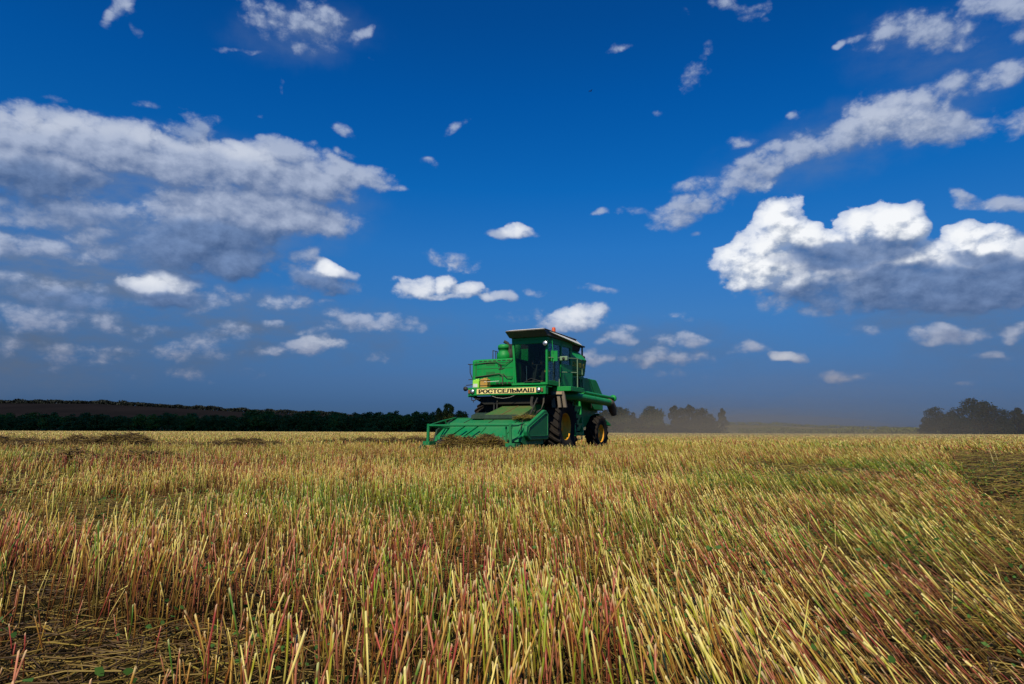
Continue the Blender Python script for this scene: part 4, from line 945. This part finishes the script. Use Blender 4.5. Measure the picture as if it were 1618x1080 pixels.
heap('straw_swath', -7.3, 12.8, 1.6, .8, .36, 5000, .2, 54, 'brown flattened mound of straw in front of the dark swaths', .1, .7)
q = CM @ Vector((4.25, .55, 0))
heap('straw_swath', q.x, q.y, 1.38, .62, .66, 10000, CH_ROT+math.pi/2, 56, 'tangled brown straw riding up the pickup of the combine', .05, .75, .36, .0055)

q = CM @ Vector((2.55, 1.30, 0))
heap('straw_litter', q.x, q.y, .42, .30, .10, 700, CH_ROT, 59, 'loose straw caught on top of the header behind its right end plate', .2, .9, .28, .005, 1.12)

# ------------------------------------------------------------------ trees
def leaf_quads(P, size, r, flatness=1.0):
    n = len(P); u = r.standard_normal((n, 3)); u /= np.linalg.norm(u, axis=1)[:, None]
    w = np.cross(u, r.standard_normal((n, 3))); w /= np.linalg.norm(w, axis=1)[:, None]
    a = size*(.55+.9*r.random(n))[:, None]; b = a*(.55+.3*r.random(n))[:, None]
    return np.stack([P-u*a, P+w*b, P+u*a, P-w*b], 1).reshape(-1, 3)

def make_tree(h, w, seed, kind='round', leaves=2200, mat=None, leaf=.26, trunk_share=.2):
    r = np.random.default_rng(seed); root = empty('tree')
    tr = MB(); tips = []
    th = h*trunk_share; top = h*.75; bend = r.standard_normal(2)*.25
    pts = [(0, 0, -.1), (bend[0]*.4, bend[1]*.4, th), (bend[0], bend[1], top*.7), (bend[0]*1.2, bend[1]*1.2, top)]
    tr.tube(pts, [h*.026, h*.02, h*.012, h*.005], 8)
    blobs = []
    nb_ = {'round': 11, 'pine': 9, 'bush': 8, 'open': 9}[kind]
    for k in range(nb_):
        q = 2*math.pi*k/nb_*2.4+r.random(); f = (k+.6)/nb_
        if kind == 'round': z = h*(.26+.60*f); R = w/2*math.sqrt(max(.12, 1-((f-.38)/.70)**2))*(.55+.3*r.random()); s = w*(.18+.10*r.random())
        elif kind == 'bush': z = h*(.12+.66*f); R = w/2*(1.0-.75*f)*(.7+.3*r.random()); s = w*(.21+.10*r.random())
        elif kind == 'pine': z = h*(.42+.50*f); R = w/2*(.3+.7*r.random())*(1-.55*f); s = w*(.13+.08*r.random())
        else: z = h*(.30+.58*f); R = w/2*(.35+.6*r.random()); s = w*(.12+.09*r.random())
        c = np.array([R*math.cos(q)+bend[0]*f, R*math.sin(q)+bend[1]*f, z]); blobs.append((c, s))
        z0 = min(z*.75, top*.95); g = z0/top
        tr.tube([(bend[0]*g, bend[1]*g, z0*.92), tuple(c*.55+np.array([0, 0, z0])*.45), tuple(c)], [h*.008, h*.005, h*.002], 5)
    blobs.append((np.array([bend[0], bend[1], h*.93]), w*.13))
    tr.build('trunk', BARK, root)
    tot = sum(s**2 for _, s in blobs); P = []
    for c, s in blobs:
        n = int(leaves*s*s/tot); d = r.standard_normal((n, 3)); d /= np.linalg.norm(d, axis=1)[:, None]
        rad = s*(.35+.75*r.random(n)**.6)*(1+.22*np.sin(5*d[:, 0]+c[0])*np.cos(4*d[:, 1]+c[1]))
        p = c+d*rad[:, None]*np.array([1.12, 1.12, .82]); P.append(p[p[:, 2] > h*.04])
    P = np.concatenate(P); Vx = leaf_quads(P, leaf, r)
    mesh_np('crown', Vx, np.arange(len(Vx)), np.full(len(P), 4), mat or LEAF, (), None, root)
    return root
def copy_tree(root):
    c = root.copy(); COL.objects.link(c)
    for ch in root.children:
        d = ch.copy(); COL.objects.link(d); d.parent = c
    return c
protos = {}
def plant(kind, seed, x, y, h, wf, label, group=None, rz=0., mat=None, leaves=2200, leaf=.26, name='tree'):
    key = (kind, seed)
    if key not in protos: o = protos[key] = make_tree(8.0, 6.0, seed, kind, leaves, mat, leaf)
    else: o = copy_tree(protos[key])
    o.name = name
    o.location = (x, y, 0); s = h/8.0; o.scale = (s*wf, s*wf, s); o.rotation_euler = (0, 0, rz)
    tag(o, label, 'tree', group); return o
rt_ = random.Random(5)
# shelterbelt left of the machine; f px -> position at that distance
BELT = 'shelterbelt trees along the far edge of the field'
n = 0
x = -268.0
while x < -24:
    for row in range(2):
        t = (x+268)/244; y = 318-18*t+row*7+rt_.uniform(-2, 2)
        hh = (8.2 if x < -120 else 9.2)*rt_.uniform(.82, 1.10)*(1.0 if row else .9)
        kind = rt_.choice(['round', 'round', 'bush', 'open'] if row else ['bush', 'round', 'bush'])
        plant(kind, rt_.randint(1, 3)+{'round': 10, 'bush': 20, 'open': 30}[kind], x+rt_.uniform(-1.2, 1.2)+row*2, y, hh, rt_.uniform(.95, 1.35),
              'dark green tree in the closed shelterbelt left of the combine', BELT, rt_.uniform(0, 6.28), LEAF if rt_.random() < .6 else LEAF2)
    x += 4.3
def ax_(px, D): return (px-809)/1079*D
for px, h, wf, kd, sd, lab in ((712, 12.2, .62, 'pine', 41, 'tallest narrow dark tree just left of the combine header'), (694, 10.6, .5, 'pine', 42, 'slim pointed tree one place left of the tallest narrow tree'), (728, 9.6, .9, 'round', 12, 'rounded tree half hidden by the front tyre of the combine'),
        (976, 11.2, 1.15, 'round', 11, 'dusty tree directly behind the auger spout'), (1000, 9.0, .9, 'bush', 21, 'low dusty bush right of the auger spout'), (1024, 11.6, 1.0, 'round', 13, 'round dusty tree standing apart right of the combine'), (1043, 7.8, .9, 'bush', 22, 'low bush between the round tree and the paired tall trees'),
        (1066, 11.8, .85, 'open', 31, 'left tree of the paired tall loose trees in the dust'), (1086, 12.0, .85, 'open', 32, 'right tree of the paired tall loose trees in the dust'), (1106, 11.0, .85, 'round', 12, 'dark tree right of the paired tall loose trees'), (1126, 8.4, .9, 'bush', 23, 'low dusty bush beside the slim last tree'), (1141, 10.8, .5, 'pine', 43, 'slim last tree at the right end of the dusty row'),
        (988, 6.4, 1.3, 'bush', 22, 'low dark bush between the dusty tree behind the spout and the low bush beside it'), (1012, 6.6, 1.3, 'bush', 23, 'low dark bush at the foot of the round dusty tree'), (1076, 7.0, 1.3, 'bush', 21, 'low dark bush at the foot of the paired tall trees'), (1096, 7.4, 1.2, 'bush', 22, 'low dark bush between the paired tall trees and the dark tree'), (1116, 7.0, 1.2, 'bush', 21, 'low bush left of the slim last tree'),
        (957, 10.0, 1.0, 'round', 13, 'tree hidden low behind the rear wheel of the combine')):
    plant(kd, sd, ax_(px, 286), 286+rt_.uniform(-4, 4), h*.98, wf, lab, None, rt_.uniform(0, 6), LEAF2)
for px, D, h, wf, kd, sd, lab in ((1474, 200, 8.0, 1.0, 'round', 51, 'leftmost tree of the dusty clump at the right edge'), (1496, 205, 6.6, 1.0, 'bush', 21, 'low bush between the leftmost and the tallest tree of the right clump'), (1535, 205, 10.8, 1.28, 'round', 52, 'tallest broad tree of the dusty clump on the right'), (1566, 205, 8.6, 1.1, 'round', 53, 'rounded tree against the right side of the tallest broad tree'), (1603, 200, 7.9, .8, 'open', 54, 'loose crowned tree at the right edge of the field'), (1622, 202, 7.0, 1.0, 'bush', 22, 'bush cut off by the right edge of the picture'), (1518, 198, 5.0, 1.3, 'bush', 23, 'broad low bush at the foot of the tallest broad tree'), (1580, 198, 5.2, 1.3, 'bush', 22, 'broad low bush between the rounded tree and the loose crowned tree'), (1457, 202, 3.8, 1.3, 'bush', 21, 'smallest bush at the left end of the right clump')):
    if px < 1640: plant(kd, sd, ax_(px, D*1.52), D*1.52, h*1.52, wf, lab, None, rt_.uniform(0, 6), LEAF2, 4200, .16)

# ------------------------------------------------------------------ hills
def hill(name, prof, D, depth, mat, foot=0.0):
    """a long rise: prof = [(x, height)...] on the crest at distance D, falling to the plain towards the viewer and behind"""
    vs = []; n = len(prof); K = [(-1, 0), (-.72, .18), (-.4, .55), (-.12, .93), (0, 1), (.25, .9), (.7, .4), (1, 0)]
    for u, k in K: vs += [(x*(1+u*depth/D*.9), D+u*depth, foot+(h*k if k else -1.5)) for x, h in prof]
    fs = [(j*n+i, j*n+i+1, (j+1)*n+i+1, (j+1)*n+i) for j in range(len(K)-1) for i in range(n-1)]
    m = MB(); m.add(vs, fs, True)
    return tag(m.build(name, mat), kind='structure')
def crest(prof, x): return float(np.interp(x, [p[0] for p in prof], [p[1] for p in prof]))
H1 = [(-2600, 58), (-1900, 58), (-1500, 58), (-1124, 58), (-915, 58), (-760, 50), (-590, 41), (-420, 35), (-290, 26), (-120, 12), (60, 3), (200, 0)]
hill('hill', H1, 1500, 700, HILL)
H2 = [(-200, 4), (300, 12), (800, 30), (950, 28), (1150, 20), (1500, 12), (2100, 10), (2900, 6)]
hill('hill', H2, 2600, 900, HILL2)
def far_wood(name, prof, D, x0, x1, th, n, seed, label, mat, leaf=1.6, off=0.0):
    r = np.random.default_rng(seed); x = r.uniform(x0, x1, n); nz = VN(14, seed)
    hh = th*(.55+.75*nz(x, x*0+3)); z = np.array([crest(prof, q) for q in x])+off-2+(hh+2)*r.random(n)**.7
    P = np.stack([x, D-10+25*r.random(n), z], 1); Vx = leaf_quads(P, leaf, r)
    return tag(mesh_np(name, Vx, np.arange(len(Vx)), np.full(n, 4), mat), label, 'wood', kind='stuff')
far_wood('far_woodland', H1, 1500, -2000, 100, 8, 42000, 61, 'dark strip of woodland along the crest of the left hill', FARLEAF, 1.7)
far_wood('far_woodland', H2, 2560, 250, 1900, 9, 6000, 62, 'hazy strip of far trees on the low rise at the right', LEAF2, 2.2)
far_wood('far_woodland', [(0, 0), (3000, 0)], 900, 300, 560, 7, 4000, 63, 'low line of trees beyond the dust at the right', LEAF2, 1.2)
far_wood('far_woodland', [(-3000, 0), (0, 0)], 560, -520, -60, 6, 9000, 64, 'dense dark undergrowth behind the shelterbelt', LEAF2, 1.0)

# added cloud, unseen overhead behind the camera, placed to shade the far trees
def add_shade_cloud(foot, half, h):
    off = Vector((SUN_DIR.x, SUN_DIR.y))*(h/math.tan(SUN_EL)); bm = bmesh.new(); bmesh.ops.create_icosphere(bm, subdivisions=5, radius=1)
    for v in bm.verts:
        p = v.co; k = 1+.05*math.sin(7*p.x+1)+.05*math.sin(9*p.y+2)
        f = lambda q: math.copysign(abs(q)**.55, q)
        v.co = Vector((f(p.x)*half[0]*k, f(p.y)*half[1]*k, (p.z*(80 if p.z > 0 else 25))*(1+.3*math.sin(11*p.x)*math.sin(13*p.y))))
    me = bpy.data.meshes.new('shade_cloud'); bm.to_mesh(me); bm.free()
    me.materials.append(paint('shade_cloud_white', (.8, .8, .82), 0, .9, grime=0, spec=0)); me.polygons.foreach_set('use_smooth', [True]*len(me.polygons))
    o = bpy.data.objects.new('shade_cloud', me); COL.objects.link(o); o.location = (foot[0]+off.x, foot[1]+off.y, h)
    return tag(o, kind='structure')
add_shade_cloud((-150, 445), (720, 152), 900)

far_wood('far_woodland', [(-500, 0), (500, 0)], 316, 196, 262, 6.5, 5000, 65, 'dark undergrowth behind the dusty clump of trees at the right edge', LEAF2, .7)
far_wood('far_woodland', [(-500, 0), (500, 0)], 300, 38, 92, 5.0, 3500, 66, 'dark undergrowth between the dusty trees right of the combine', LEAF2, .6)
# bird high over the field
def bird(px, D, el):
    o = empty('bird', (px, D, el), .6); tag(o, 'small dark bird flying high in the blue sky above the combine', 'bird')
    m = MB()
    m.lathe([(.001,-.11),(.018,-.09),(.03,-.02),(.026,.05),(.018,.085),(.02,.10),(.012,.125),(.001,.15)], 'x', (0,0,0), 10)
    m.hexa([(-.20,-.035,-.004),(-.09,-.012,-.004),(-.09,.012,-.004),(-.20,.035,-.004),(-.20,-.035,.004),(-.09,-.012,.006),(-.09,.012,.006),(-.20,.035,.004)])
    for s in (-1, 1):
        m.hexa([(-.05,s*.015,0),(.06,s*.015,0),(.05,s*.16,.07),(-.04,s*.16,.07),(-.05,s*.015,.012),(.06,s*.015,.012),(.05,s*.16,.078),(-.04,s*.16,.078)])
        m.hexa([(-.04,s*.16,.07),(.05,s*.16,.07),(-.02,s*.30,.05),(-.05,s*.30,.05),(-.04,s*.16,.078),(.05,s*.16,.078),(-.02,s*.30,.055),(-.05,s*.30,.055)])
    m.build('body', DARK, o)
bird(8.2, 68, 36.4)

# ------------------------------------------------------------------ dust drifting off behind the machine
def _dust(name, col, dens):
    m = bpy.data.materials.new(name); m.use_nodes = True; nt = m.node_tree; nt.nodes.clear(); nb = NB(nt)
    out = N(nt, 'ShaderNodeOutputMaterial'); v = N(nt, 'ShaderNodeVolumePrincipled')
    v.inputs['Color'].default_value = (*col, 1); v.inputs['Anisotropy'].default_value = .2
    v.inputs['Density'].default_value = dens
    nt.links.new(v.outputs[0], out.inputs['Volume']); return m
dm = _dust('thin_dust', (.60, .56, .50), .00055)
dl = _dust('low_dust', (.54, .46, .34), .0028)
def puff(c, r, rz, seed):
    mat = dl if seed >= 5 else dm
    rr = random.Random(seed); bm = bmesh.new(); bmesh.ops.create_icosphere(bm, subdivisions=4, radius=1)
    ph = [rr.uniform(0, 6) for _ in range(4)]
    for v in bm.verts:
        p = v.co; k = 1+.10*math.sin(3*p.x+ph[0])+.08*math.sin(5*p.y+ph[1])+.07*math.cos(6*p.z+4*p.x+ph[2])
        v.co = Vector((p.x*r[0]*k, p.y*r[1]*k, p.z*r[2]*k))
    me = bpy.data.meshes.new('dust'); bm.to_mesh(me); bm.free(); me.materials.append(mat)
    o = bpy.data.objects.new('dust', me); COL.objects.link(o); o.location = c; o.rotation_euler = (0, 0, rz)
    return tag(o, 'brown dust drifting away behind the combine to the right', 'dust', kind='stuff')
for a in (((32, 95, 2.0), (28, 68, 7), -.25, 1), ((60, 150, 2.0), (48, 110, 12), -.35, 2), ((40, 120, 2.0), (24, 80, 4.5), -.3, 3), ((85, 150, 2.0), (40, 90, 8), -.5, 4), ((13, 48, 1.0), (6.5, 20, 2.2), -.25, 5), ((22, 70, 1.0), (14, 38, 3.0), -.25, 6), ((40, 120, .8), (30, 80, 2.6), -.3, 7)): puff(*a)
